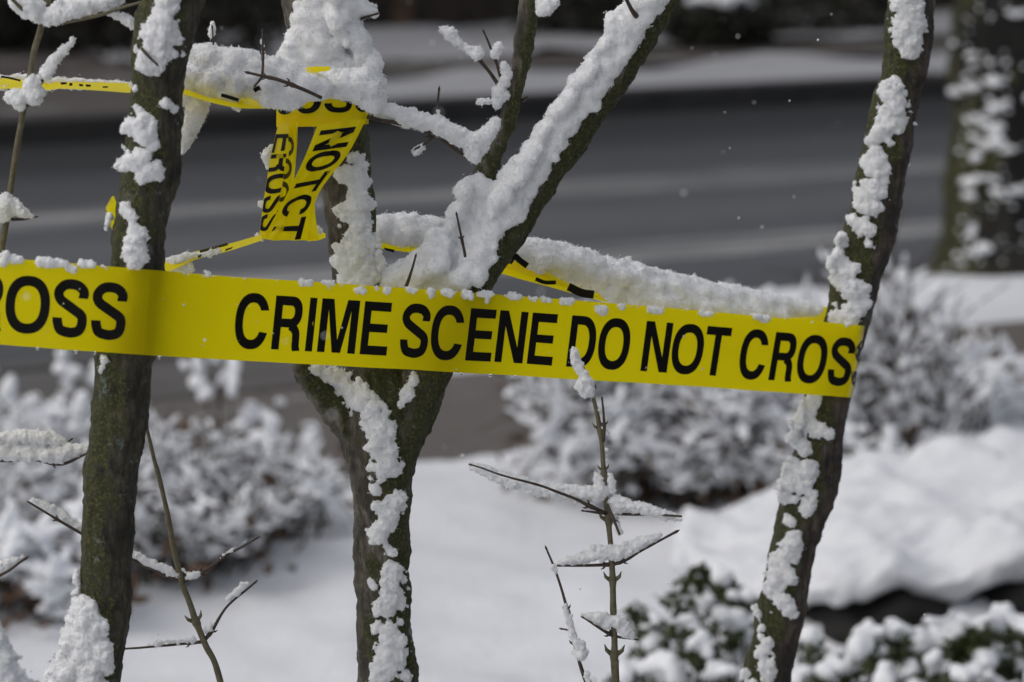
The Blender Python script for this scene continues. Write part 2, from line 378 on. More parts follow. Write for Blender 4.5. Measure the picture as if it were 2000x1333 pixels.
def road_mat():
    m, t, b = mat('wet_asphalt'); v = road_coords(t); sx = N(t, 'SeparateXYZ'); t.links.new(v, sx.inputs[0])
    v2 = N(t, 'Mapping'); v2.inputs['Scale'].default_value = (.10, 1, 1); t.links.new(v, v2.inputs['Vector'])
    st = noise(t, v2.outputs[0], 3.6, 8, .70); fine = noise(t, v2.outputs[0], 40, 5, .6)
    v3 = N(t, 'Mapping'); v3.inputs['Scale'].default_value = (.05, 1, 1); t.links.new(v, v3.inputs['Vector']); stk = noise(t, v3.outputs[0], 9, 7, .7)
    wob = N(t, 'Math', operation='MULTIPLY_ADD'); t.links.new(st, wob.inputs[0]); wob.inputs[1].default_value = 1.1; t.links.new(sx.outputs['Y'], wob.inputs[2])
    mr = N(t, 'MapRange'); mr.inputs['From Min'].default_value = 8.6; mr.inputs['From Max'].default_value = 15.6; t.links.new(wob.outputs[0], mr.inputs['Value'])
    def band(c, h, wd):                            # slush lines left between the wheel tracks
        x = (c+.55-8.6)/7.0; q = wd/7.0; return [(x-q*1.3, (0,)*3), (x-q*.3, (h,)*3), (x+q*.3, (h,)*3), (x+q*1.3, (0,)*3)]
    sl0 = ramp(t, mr.outputs[0], [(0, (.02,)*3)]+band(10.5, .95, .20)+band(11.45, .10, .30)+band(12.45, .60, .22)+band(13.5, .06, .28)+[(.845, (0,)*3)]+[(1, (0,)*3)])
    kk = ramp(t, stk, [(.36, (.08,)*3), (.50, (.75,)*3), (.60, (1.7,)*3)]); ml = N(t, 'MixRGB', blend_type='MULTIPLY'); ml.inputs[0].default_value = 1; t.links.new(sl0, ml.inputs[1]); pat = ramp(t, noise(t, v2.outputs[0], 1.3, 4, .6), [(.36, (.25,)*3), (.62, (1.25,)*3)]); m3 = N(t, 'MixRGB', blend_type='MULTIPLY'); m3.inputs[0].default_value = 1; t.links.new(kk, m3.inputs[1]); t.links.new(pat, m3.inputs[2]); t.links.new(m3.outputs[0], ml.inputs[2]); sl = ml.outputs[0]
    k = N(t, 'Math', operation='MULTIPLY_ADD'); t.links.new(fine, k.inputs[0]); k.inputs[1].default_value = .8; k.inputs[2].default_value = .45
    sm = N(t, 'Math', operation='MULTIPLY'); t.links.new(sl, sm.inputs[0]); t.links.new(k.outputs[0], sm.inputs[1])
    base = ramp(t, fine, [(.3, (.052, .053, .057)), (.7, (.088, .090, .096))])
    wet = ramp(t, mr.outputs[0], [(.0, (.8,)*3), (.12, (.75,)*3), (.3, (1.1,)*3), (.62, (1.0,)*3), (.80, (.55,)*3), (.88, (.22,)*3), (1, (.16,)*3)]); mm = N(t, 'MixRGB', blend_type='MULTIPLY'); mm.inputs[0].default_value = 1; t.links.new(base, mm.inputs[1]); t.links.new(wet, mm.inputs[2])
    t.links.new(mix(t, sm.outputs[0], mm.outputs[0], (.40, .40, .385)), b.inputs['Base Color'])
    b.inputs['Roughness'].default_value = .55; b.inputs['Specular IOR Level'].default_value = .3
    bump(t, b, fine, .4, .01); return m
def paved(name, c, snow_lo, snow_hi, scale=(.25, 1, 1)):
    m, t, b = mat(name); v = road_coords(t); v2 = N(t, 'Mapping'); v2.inputs['Scale'].default_value = scale; t.links.new(v, v2.inputs['Vector'])
    a = noise(t, v2.outputs[0], 4.5, 6, .62); f = noise(t, v2.outputs[0], 40, 4)
    base = ramp(t, f, [(.3, [x*.7 for x in c]), (.7, [x*1.3 for x in c])])
    t.links.new(mix(t, ramp(t, a, [(snow_lo, (0,)*3), (snow_hi, (1,)*3)]), base, (.62, .63, .65)), b.inputs['Base Color'])
    b.inputs['Roughness'].default_value = .6; b.inputs['Specular IOR Level'].default_value = .3; bump(t, b, f, .4, .01); return m
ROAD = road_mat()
WALK = paved('wet_paving', (.115, .100, .088), .66, .80)
WALK_PATCH = paved('patchy_paving', (.095, .088, .082), .70, .84, (.12, 1, 1))
FARWALK = paved('far_paving', (.085, .075, .068), .58, .74)
EARTH = plain('winter_ground', (.07, .06, .05), .9, .4, 2)
# base ground out to the horizon
g = 600.0; new = new_mesh('ground', [(-g, -g, -.16), (g, -g, -.16), (g, g, -.16), (-g, g, -.16)], [np.array([[0, 1, 2, 3]])], EARTH); tag(new, kind='structure')
# near snowy lawn: dense grid bounded by the footpath
def lawn():
    s = np.concatenate([np.linspace(-14, -2, 30, endpoint=False), np.linspace(-2, 6, 190, endpoint=False), np.linspace(6, 18, 30)])
    c = np.concatenate([np.linspace(-12, 3.4, 30, endpoint=False), np.linspace(3.4, 6.93, 120)])
    SS, CC = np.meshgrid(s, c, indexing='ij')
    lim = 6.93+.05*vnoise(np.stack([s, s*0, s*0], 1), .5, 3)[:, None]; CC = np.minimum(CC, lim)
    p = np.stack([SS*RE[0]+CC*RN[0], SS*RE[1]+CC*RN[1], SS*0], -1).reshape(-1, 3)
    z = .035*fbm(p, .55, 21, 3)+.012*fbm(p, .12, 25, 3); cc = CC.ravel()
    z += .10*np.clip((p[:, 0]-.45)/.7, 0, 1)*np.clip((p[:, 1]-5.6)/.6, 0, 1)*np.clip((6.5-cc)/.55, 0, 1)+.03                          # rises gently to the right
    z -= np.clip(cc-6.80, 0, .13)*.75
    low = np.clip((5.8-p[:, 1])/.35, 0, 1)*np.clip((p[:, 0]-.35)/.22, 0, 1)  # bed below the rock ledge
    z -= .30*low
    p[:, 2] = z
    nc = len(c); i = np.arange(len(s)-1)[:, None]*nc; j = np.arange(nc-1)[None]
    Q = np.stack([i+j, i+nc+j, i+nc+j+1, i+j+1], -1).reshape(-1, 4)
    tag(new_mesh('snowy_lawn', p, [Q], SNOW_GROUND), kind='structure')
lawn()
# edging between lawn and footpath: a low kerb under snow
strip_sheet('footpath', 6.85, 8.20, -60, 90, -.045, WALK, 200, 10)
strip_sheet('verge', 8.12, 8.80, 3.75, 90, .035, SNOW_GROUND, 500, 14, .02, .25, .03, lambda c: -.09*np.abs(2*c-1)**4, seed=4)
strip_sheet('driveway_apron', 8.14, 8.86, -60, 3.95, -.040, WALK_PATCH, 120, 8)
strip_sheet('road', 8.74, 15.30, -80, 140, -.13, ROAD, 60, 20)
def kerb(c0, c1, zt, m, name):
    pr = [(c0, -.158), (c0, zt-.015), (c0+.015, zt), (c1-.015, zt), (c1, zt-.015), (c1, -.158)]; s = np.linspace(-80, 140, 60)
    V = np.array([[a*RE[0]+c*RN[0], a*RE[1]+c*RN[1], z] for a in s for c, z in pr]); n = len(pr)
    i = np.arange(len(s)-1)[:, None]*n; j = np.arange(n-1)[None]
    tag(new_mesh(name, V, [np.stack([i+j, i+n+j, i+n+j+1, i+j+1], -1).reshape(-1, 4)], m, False), kind='structure')
KERB = plain('dark_kerb', (.028, .027, .026), .5, .3, 6)
kerb(8.70, 8.735, -.03, KERB, 'kerb'); kerb(15.30, 15.46, .0, KERB, 'kerb')
def gs(px, py): q = G(px, py); return q[:2].dot(RE)
S0 = gs(330, 150)
strip_sheet('far_verge', 15.44, 16.75, S0, 140, .02, SNOW_FAR_DIM, 500, 14, .05, .5, .04, lambda c: -.06*np.abs(2*c-1)**6, seed=9)
strip_sheet('far_driveway', 15.44, 19.4, -80, S0+.25, .0, FARWALK, 60, 12)
strip_sheet('far_footpath', 16.68, 17.55, S0, 140, .01, FARWALK, 60, 8)
strip_sheet('far_lawn', 17.5, 22, S0, 140, .04, SNOW_FAR_DIM, 400, 30, .06, .5, .06, seed=13)

# the path of the front tape: edges in the photo and distance, with its bends round the trunks
XT = [-900, 0, 290, 440, 800, 1120, 1440, 1690]; YT = [433, 503, 527, 540, 563.4, 586.5, 613.2, 637]
XB = [-900, 0, 290, 440, 800, 1120, 1440, 1663]; YB = [606, 673.5, 694.5, 703, 722.7, 740.5, 760.6, 777]
def _sm(X, Y, x):
    r = 0
    for k, wg in ((-60, .15), (-30, .2), (0, .3), (30, .2), (60, .15)): r = r+wg*np.interp(np.asarray(x, float)+k, X+[X[-1]+400], Y+[Y[-1]+(Y[-1]-Y[-2])/(X[-1]-X[-2])*400])
    return r
DU = [-900] + [0, 245, 265, 280, 295, 315] + [u for u in range(360, 1620, 40)] + [1640, 1665, 1682, 1692, 1704, 1720, 1760, 1850]
def _d(u):
    if u <= 245: return 2.612+(2.636-2.612)*u/245
    if u <= 320: return {265: 2.6385, 280: 2.6405, 295: 2.6435, 315: 2.651}.get(u, 2.652)
    return 1/(.3772+(.3212-.3772)*(u-315)/(1640-315))
DX = {1640: (1640, 3.106), 1665: (1665, 3.109), 1682: (1682, 3.117), 1692: (1690, 3.133), 1704: (1691, 3.160), 1720: (1684, 3.182), 1760: (1645, 3.190), 1850: (1560, 3.192)}
TX = [DX[u][0] if u in DX else u for u in DU]; TD = [DX[u][1] if u in DX else _d(u) for u in DU]
LEAN = ([-900, 0, 600, 1250, 1690], [6, 12, 17, 20, 27])
def tape_pt(u, t, off=0.0):
    x = np.interp(u, DU, TX); d = np.interp(u, DU, TD); lx = np.interp(x, *LEAN)
    a = P(x, float(_sm(XT, YT, x)), d); xb = x-lx; b = P(xb, float(_sm(XB, YB, xb)), d)
    p = a+(b-a)*t
    k = np.interp(u, [-900, 180, 225, 340, 420, 1500, 1580], [1, 1, 0, 0, 1, 1, 0])
    if k > 0: p = p+np.array([0, k*(.0022*vnoise(np.array([[u/95.0, t*.7, 3.3]]), 1.0, 5)[0]+.0008*vnoise(np.array([[u/30.0, t*1.6, 1.3]]), 1.0, 6)[0]), 0])
    if off:
        x2, d2 = np.interp(u+2, DU, TX), np.interp(u+2, DU, TD); e = P(x2, float(_sm(XT, YT, x2)), d2)-a
        n = np.cross(e, b-a); n /= np.linalg.norm(n)
        if (np.dot(n, p-P(1643, 700, 3.15)) < 0) if u > 1600 else n[1] > 0: n = -n
        p = p+n*off
    return p
def inv(px, py):
    u = px
    for _ in range(8):
        lx = np.interp(u, *LEAN); yt = float(_sm(XT, YT, u)); yb = float(_sm(XB, YB, u-lx)); t = (py-yt)/(yb-yt); u = px+lx*t
    return u, t
# ------------------------------------------------------------------ foreground trees
def trunk_mesh(limbs, voxel, sm, d0, amp=1.0, seed=1):
    """limbs: lists of (px,py,width_px,d)"""
    bag = Bag()
    for L in limbs:
        pts = np.array([np.append(P(a, b, d), M(wd/2, d)) for a, b, wd, d in L]); pts = catmull(pts, .012); pts[:, 3] = np.maximum(pts[:, 3], .002)
        bag.add(*tube(pts, 28))
    V, Q = bag.get(); V, Q = remesh(V, Q, voxel); V = lap(V, Q, sm); n = vnormals(V, Q)
    dsp = .0032*fbm(V*[1, 1, .6], .035, seed, 3)+.0016*fbm(V, (.007, .007, .035), seed+3, 3)+.0010*fbm(V, .006, seed+8, 2)
    return V+n*(dsp*amp)[:, None], Q
def make_tree(label, bark, limbs, seed, voxel=.003, sm=6, press=None):
    V, Q = trunk_mesh(limbs, voxel, sm, 0, 1, seed)
    if press:                                                               # bark flattened where the taut tape bears on it
        x0, x1 = press
        for k in np.flatnonzero((V[:, 1] > 1.5) & (V[:, 2] > .9) & (V[:, 2] < 1.45)):
            r = V[k]-CP; dp = r.dot(FW); px, py = 1000+r.dot(RT)/dp*F, 666.5-r.dot(UP)/dp*F
            if x0 < px < x1 and 480 < py < 740:
                u, t = inv(px, py)
                if -.08 < t < 1.08: yt = tape_pt(u, t)[1]+.0012; V[k, 1] = max(V[k, 1], yt)
    lo = V[V[:, 2].argmin()]; root = thing('tree', label, 'tree', (lo[0], lo[1], 0))
    part('trunk', V, Q, bark, root)
    polys = [tuple(int(x) for x in f) for q in Q for f in q]
    return root, BVHTree.FromPolygons([Vector(v) for v in V], polys)
def twig(root, pts, m=None, name='twig', nodes=(), sides=9, tip=True, bud=True):
    """pts (px,py,width_px,d)"""
    A = np.array([np.append(P(a, b, d), M(wd/2, d)) for a, b, wd, d in pts]); A = catmull(A, .004)
    A[:, :3] += .0007*np.stack([vnoise(A[:, :3], .02, 31), vnoise(A[:, :3], .02, 32)*.5, vnoise(A[:, :3], .02, 33)], 1)
    L = np.concatenate([[0], np.cumsum(np.linalg.norm(np.diff(A[:, :3], axis=0), axis=1))]); A[:, 3] *= 1+.10*vnoise(A[:, :3], .012, 41)
    bag = Bag()
    for k in nodes:
        x = L[-1]*k; A[:, 3] *= 1+.45*np.exp(-((L-x)/.0035)**2)
    bag.add(*tube(A, sides))
    R = float(A[:, 3].mean())
    for k in list(nodes):                                                    # paired bud scales at the nodes
        i = int(np.searchsorted(L, L[-1]*k)); i = min(max(i, 1), len(A)-2); c = A[i, :3]; t = A[i+1, :3]-A[i-1, :3]; t /= np.linalg.norm(t); r = A[i, 3]
        for s in (-1, 1):
            sd_ = np.array([s*t[2], 0, -s*t[0]]); o = c+sd_*r*.7
            bag.add(*tube(np.array([np.append(o, r*.55), np.append(o+sd_*r*.9+t*r*.7, r*.42), np.append(o+sd_*r*1.35+t*r*1.9, r*.08)]), 6))
    if bud:                                                                  # pointed end bud
        t = A[-1, :3]-A[-3, :3]; t /= np.linalg.norm(t); e = A[-1]; r = max(e[3], .0008)
        bag.add(*tube(np.array([np.append(e[:3]-t*r, r), np.append(e[:3]+t*r*1.5, r*1.25), np.append(e[:3]+t*r*4.5, r*.1)]), 7))
    V, Q = bag.get(); return part(name, V, Q, m or TWIG, root)

DL, DC, DR = 2.6655, 2.862, 3.150
# left tree
LT = [[(60, 5400, 190, DL+.02), (100, 4200, 130, DL+.01), (150, 2200, 104, DL), (180, 1500, 100, DL), (192, 1333, 98, DL), (204, 1180, 100, DL), (211, 1070, 103, DL), (223, 920, 104, DL), (232, 820, 106, DL), (246, 690, 108, DL), (257, 610, 106, DL),
       (268, 525, 104, DL), (272, 450, 114, DL), (291, 350, 110, DL), (305, 225, 103, DL), (317, 100, 110, DL), (337, 0, 112, DL), (375, -200, 104, DL), (470, -800, 80, DL+.02), (520, -1600, 40, DL+.06)],
      [(400, -350, 60, DL), (250, -800, 50, DL-.03), (150, -1500, 24, DL-.05)]]
tl, bl = make_tree('mossy dark tree trunk behind the left end of the front tape', BARK_L, LT, 3, press=(150, 350))
sn = Snow()
for st in ([(330, -10, 50), (322, 50, 75), (300, 92, 92), (300, 122, 60)], [(350, 85, 30), (347, 105, 20)], [(283, 132, 26), (300, 137, 20)], [(330, 207, 30)], [(270, 212, 16)],
           [(258, 246, 44), (275, 243, 62)], [(285, 262, 55), (292, 275, 40)], [(240, 322, 30), (262, 312, 48), (285, 318, 62), (300, 332, 46)], [(285, 345, 36), (298, 340, 28)],
           [(242, 288, 12)], [(252, 412, 36), (258, 428, 24)], [(266, 462, 52), (260, 482, 62), (263, 500, 56)], [(206, 697, 20), (199, 722, 12)], [(262, 170, 14)]):
    sn.stroke(st, DL, bl, (.0028, .0065))
for st in ([(150, 1122, 10), (149, 1150, 16), (152, 1168, 18)], [(165, 1190, 46), (165, 1230, 80), (160, 1275, 100), (150, 1330, 130)], [(200, 1268, 36), (205, 1292, 36)], [(190, 1222, 40)]):
    sn.stroke(st, DL-.012, bl, (.0032, .0075), lift=.5)
sn.stroke([(212, 428, 16), (208, 445, 8)], DL, None, (.0025, .005))
sn.build('snow_clump', tl)
twig(tl, [(277, 96, 7, DL-.03), (290, 110, 6, DL-.035), (305, 124, 4, DL-.035)])

# middle tree: trunk forking into a left leader, a long right limb and a thinner upright limb
CT = [[(770, 5000, 250, DC), (765, 3900, 160, DC), (757, 2000, 130, DC), (757, 1400, 130, DC), (756, 1333, 128, DC), (750, 1180, 110, DC), (746, 1050, 112, DC), (744, 950, 120, DC), (742, 860, 140, DC), (738, 780, 130, DC), (715, 680, 104, DC),
       (700, 600, 98, DC), (690, 500, 96, DC), (683, 412, 98, DC), (672, 337, 96, DC), (662, 244, 100, DC), (640, 150, 100, DC), (612, 68, 96, DC), (597, 0, 95, DC), (560, -200, 92, DC), (480, -800, 70, DC), (440, -1500, 30, DC)],
      [(744, 960, 90, DC), (772, 850, 110, DC), (822, 755, 100, DC), (866, 660, 92, DC+.006), (915, 562, 84, DC+.012), (1012, 420, 74, DC+.02), (1094, 294, 72, DC+.02), (1189, 160, 71, DC+.02), (1247, 63, 70, DC+.015), (1287, 0, 70, DC+.01), (1420, -200, 66, DC), (1700, -700, 46, DC), (1850, -1300, 20, DC)],
      [(872, 600, 56, DC+.02), (902, 490, 54, DC+.03), (930, 400, 50, DC+.03), (956, 319, 46, DC+.03), (984, 252, 43, DC+.03), (1005, 168, 39, DC+.03), (1021, 84, 35, DC+.03), (1033, 0, 32, DC+.03), (1060, -200, 30, DC+.04), (1100, -800, 16, DC+.06)],
      [(740, 900, 100, DC), (690, 830, 84, DC-.004), (640, 775, 62, DC-.012), (600, 735, 50, DC-.022), (578, 706, 34, DC-.03)]]
tc, bc = make_tree('forked middle tree with a snow covered limb rising to the right', BARK_C, CT, 11)
sn = Snow()
for st in ([(690, 322, 62), (665, 342, 36), (700, 348, 44)], [(700, 378, 60), (706, 405, 66), (672, 408, 36)], [(695, 432, 76), (702, 462, 82)], [(672, 485, 40), (705, 492, 86)], [(658, 510, 26), (700, 522, 100), (730, 545, 90), (690, 552, 60)],
           [(620, 722, 34), (655, 735, 50), (690, 762, 66), (722, 800, 70), (745, 840, 72)], [(742, 875, 66), (762, 905, 60)], [(735, 925, 40)], [(733, 958, 26)], [(772, 985, 60), (757, 1015, 60), (740, 1040, 50)],
           [(762, 1075, 24)], [(768, 1125, 62), (772, 1160, 74), (750, 1185, 50)], [(742, 1225, 30), (775, 1240, 72), (765, 1280, 80), (745, 1315, 56)], [(790, 1318, 26)], [(806, 745, 26), (800, 765, 34), (785, 785, 20)], [(728, 1140, 18)], [(740, 990, 22)]):
    sn.stroke(st, DC-.02, bc, (.003, .0068))
sn.build('snow_clump', tc)
sn = Snow()
# deep snow in the crotch and along the right limb
for st in ([(775, 545, 60), (830, 535, 90), (880, 505, 120), (920, 465, 110), (955, 425, 92), (1007, 362, 84), (1060, 294, 72), (1115, 210, 66), (1176, 135, 70), (1212, 78, 64), (1255, 15, 68), (1300, -50, 62)],
           [(855, 470, 40), (872, 500, 70)], [(895, 415, 40), (910, 402, 30)], [(905, 372, 36), (935, 365, 44)], [(920, 535, 60), (880, 550, 60)], [(940, 490, 60)], [(1195, 40, 26), (1200, 70, 40)],
           [(1140, 180, 70)], [(985, 395, 90)]):
    sn.stroke(st, DC-.005, bc, (.004, .0095), lift=.55)
# tall cap above the tape knot
for st in ([(650, -40, 130), (640, 15, 126), (632, 55, 125), (632, 90, 145), (632, 112, 165)], [(690, 60, 40), (722, 120, 46), (738, 160, 30)], [(700, 10, 30), (722, 22, 22)], [(580, 110, 70), (560, 140, 60)]):
    sn.stroke(st, DC-.03, bc, (.005, .011), lift=.6)
sn.build('snow_clump', tc, .0016, .0007, .6, None, 10)
sn = Snow()
for st in ([(986, 130, 14), (990, 155, 16), (978, 178, 30), (972, 200, 18)], [(1060, 5, 26), (1075, -12, 36)]): sn.stroke(st, DC+.02, None, (.003, .006))
sn.build('snow_clump', tc)

twig(tc, [(925, 317, 10, DC+.02), (880, 285, 9, DC), (850, 264, 9, DC-.01), (800, 248, 8, DC-.015), (718, 229, 8, DC-.03)], nodes=(.45,), bud=False)
twig(tc, [(729, 232, 5, DC-.03), (726, 215, 5, DC-.03), (727, 190, 4, DC-.03)])
twig(tc, [(850, 264, 5, DC-.01), (854, 230, 5, DC-.01), (858, 178, 4, DC-.01)], nodes=(.5,))
twig(tc, [(848, 266, 5, DC-.01), (832, 280, 5, DC-.015), (815, 290, 4, DC-.015)])
twig(tc, [(985, 185, 8, DC+.03), (955, 140, 7, DC+.02), (925, 105, 7, DC+.015), (865, 55, 4, DC+.01)], nodes=(.5,))
twig(tc, [(978, 152, 6, DC+.03), (965, 110, 5, DC+.03), (945, 65, 4, DC+.03)], nodes=(.4,))
twig(tc, [(1040, 30, 6, DC+.03), (1065, 26, 5, DC+.02), (1085, 8, 4, DC+.02)])
twig(tc, [(1248, 36, 14, DC-.01), (1235, 22, 9, DC-.02), (1218, -10, 7, DC-.03)])
twig(tc, [(908, 502, 6, DC-.04), (902, 465, 5, DC-.045), (893, 422, 4, DC-.05)], nodes=(.4,))
twig(tc, [(793, 560, 7, DC-.04), (803, 530, 5, DC-.045), (810, 502, 4, DC-.045)])
twig(tc, [(1022, 195, 8, DC+.03), (1028, 190, 5, DC+.02)])
twig(tc, [(628, 192, 7, 2.755), (585, 172, 7, 2.742), (540, 156, 7, 2.738), (487, 142, 5, 2.736)], nodes=(.45, .75))
twig(tc, [(512, 150, 6, 2.737), (514, 120, 5, 2.74), (513, 65, 4, 2.75)], nodes=(.45,))
twig(tc, [(512, 150, 6, 2.737), (500, 165, 4, 2.734)])
twig(tc, [(445, 122, 6, DC-.03), (416, 106, 6, DC-.035), (376, 92, 4, DC-.04)], bud=False)
twig(tc, [(416, 106, 6, DC-.035), (417, 85, 4, DC-.035), (415, 55, 3, DC-.035)])
twig(tc, [(416, 106, 5, DC-.035), (400, 122, 5, DC-.035), (378, 134, 4, DC-.03)])
twig(tc, [(690, 48, 7, DC-.02), (705, 38, 6, DC-.03), (735, 28, 4, DC-.035)])
sn = Snow()
for st in ([(735, 214, 24), (760, 220, 32), (800, 232, 36), (845, 242, 30), (885, 260, 30), (930, 284, 44), (955, 258, 28), (968, 240, 16)], [(925, 300, 30)],
           [(815, 295, 14), (822, 288, 12)], [(862, 55, 8), (880, 65, 22), (893, 80, 14)], [(905, 92, 10), (930, 105, 22)], [(972, 95, 16), (968, 105, 14)], [(958, 200, 8), (940, 200, 12)],
           [(855, 222, 8)], [(1075, 8, 26), (1062, 18, 24)], [(414, 62, 14), (416, 48, 8)], [(513, 100, 5), (511, 80, 6)], [(385, 102, 20), (410, 92, 16)], [(375, 128, 22), (392, 120, 16)],
           [(695, 28, 26), (715, 20, 26), (728, 16, 12)], [(702, 42, 10)]):
    sn.stroke(st, DC-.012, None, (.0028, .0062), dens=1.6)
sn.build('snow_clump', tc)

# right tree
RT_ = [[(900, 5400, 190, DR+.03), (1000, 4300, 130, DR+.02), (1400, 1800, 108, DR), (1462, 1450, 102, DR), (1492, 1333, 98, DR), (1510, 1264, 98, DR), (1532, 1162, 95, DR), (1553, 1060, 94, DR), (1580, 957, 110, DR), (1594, 911, 104, DR), (1602, 860, 97, DR), (1617, 785, 92, DR),
        (1619, 755, 88, DR+.003), (1634, 700, 88, DR+.003), (1645, 655, 88, DR+.003), (1656, 618, 90, DR), (1676, 551, 90, DR), (1697, 472, 92, DR), (1717, 367, 92, DR), (1742, 252, 91, DR), (1765, 157, 86, DR), (1774, 105, 86, DR), (1780, 0, 88, DR), (1800, -200, 84, DR), (1830, -800, 60, DR), (1800, -1500, 26, DR)],
       [(1590, 1000, 70, DR), (1608, 935, 72, DR-.004), (1612, 880, 60, DR)], [(1815, -300, 50, DR), (1980, -800, 36, DR), (2100, -1400, 16, DR)]]
trr, br = make_tree('leaning tree on the right where the front tape wraps round', BARK_R, RT_, 29)
sn = Snow()
for st in ([(1772, 0, 76), (1772, 40, 84), (1775, 75, 78), (1778, 92, 50)], [(1745, 180, 64), (1748, 210, 76), (1740, 240, 64)], [(1722, 258, 50), (1705, 275, 26)], [(1735, 276, 18)], [(1788, 242, 8)], [(1710, 295, 26)],
           [(1705, 318, 44), (1728, 315, 40), (1705, 355, 74), (1700, 390, 78), (1685, 410, 56), (1715, 405, 22)], [(1668, 432, 30), (1688, 448, 44)], [(1645, 470, 30), (1640, 505, 44)], [(1700, 480, 20)],
           [(1640, 525, 60), (1660, 545, 84), (1650, 570, 84), (1685, 565, 30)], [(1680, 595, 40), (1655, 618, 76)],
           [(1590, 785, 40), (1568, 820, 60), (1555, 850, 44)], [(1590, 838, 40), (1612, 842, 32)], [(1570, 872, 36)], [(1550, 915, 50), (1540, 960, 56)], [(1580, 920, 44), (1570, 945, 50)], [(1580, 975, 42), (1575, 1000, 24)], [(1542, 1016, 24)],
           [(1552, 1055, 44), (1535, 1085, 60), (1520, 1115, 62), (1512, 1145, 50)], [(1545, 1130, 30)], [(1530, 1172, 40), (1545, 1192, 32)], [(1480, 1185, 18), (1483, 1205, 14)], [(1490, 1222, 16), (1488, 1240, 14)], [(1505, 1195, 8)],
           [(1500, 1260, 30), (1490, 1285, 54), (1500, 1305, 40)], [(1462, 1325, 34)], [(1498, 1328, 24)]):
    sn.stroke(st, DR-.02, br, (.003, .0068), lift=.4)
sn.build('snow_clump', trr)

# ------------------------------------------------------------------ front tape
ft = thing('barrier_tape', 'yellow tape reading CRIME SCENE DO NOT CROSS stretched across the front of the three trunks', 'tape', tuple(tape_pt(280, 1)))
us = np.unique(np.concatenate([np.linspace(-900, 240, 60), np.linspace(240, 330, 24), np.linspace(330, 1600, 150), np.linspace(1600, 1720, 40), np.linspace(1720, 1850, 10)])); ts = np.linspace(0, 1, 9)
V = np.array([tape_pt(u, t) for u in us for t in ts])
nn = len(ts); i = np.arange(len(us)-1)[:, None]*nn; j = np.arange(nn-1)[None]
film = part('film', V, [np.stack([i+j, i+nn+j, i+nn+j+1, i+j+1], -1).reshape(-1, 4)], TAPE, ft)

def pen(path, sx, sy, flat0=True, flat1=True):
    """thick stroke along a unit-box path -> quad strip (left, right points)"""
    p = np.asarray(path, float); p = catmull(np.column_stack([p, np.zeros(len(p))]), .04)[:, :2]
    t = np.gradient(p, axis=0)*[1/sx, 1/sy]; n = np.stack([-t[:, 1], t[:, 0]], 1); n /= np.linalg.norm(n, axis=1, keepdims=True)+1e-9
    if flat0: n[0] = np.array([np.sign(n[0, 0]) or 1, 0])
    if flat1: n[-1] = np.array([np.sign(n[-1, 0]) or 1, 0])
    h = n*np.array([sx, sy])/2; return p+h, p-h
def strip(A, B): return [np.array([A[k], A[k+1], B[k+1], B[k]]) for k in range(len(A)-1)]
def ell(cx, cy, rx, ry, a0, a1, n, e=2.3):
    a = np.radians(np.linspace(a0, a1, n)); c, s = np.cos(a), np.sin(a)
    return np.stack([cx+rx*np.sign(c)*np.abs(c)**(2/e), cy+ry*np.sign(s)*np.abs(s)**(2/e)], 1)
def rect(x0, y0, x1, y1, n=6):
    return [np.array([(x0+(x1-x0)*k/n, y0), (x0+(x1-x0)*(k+1)/n, y0), (x0+(x1-x0)*(k+1)/n, y1), (x0+(x1-x0)*k/n, y1)]) for k in range(n)]
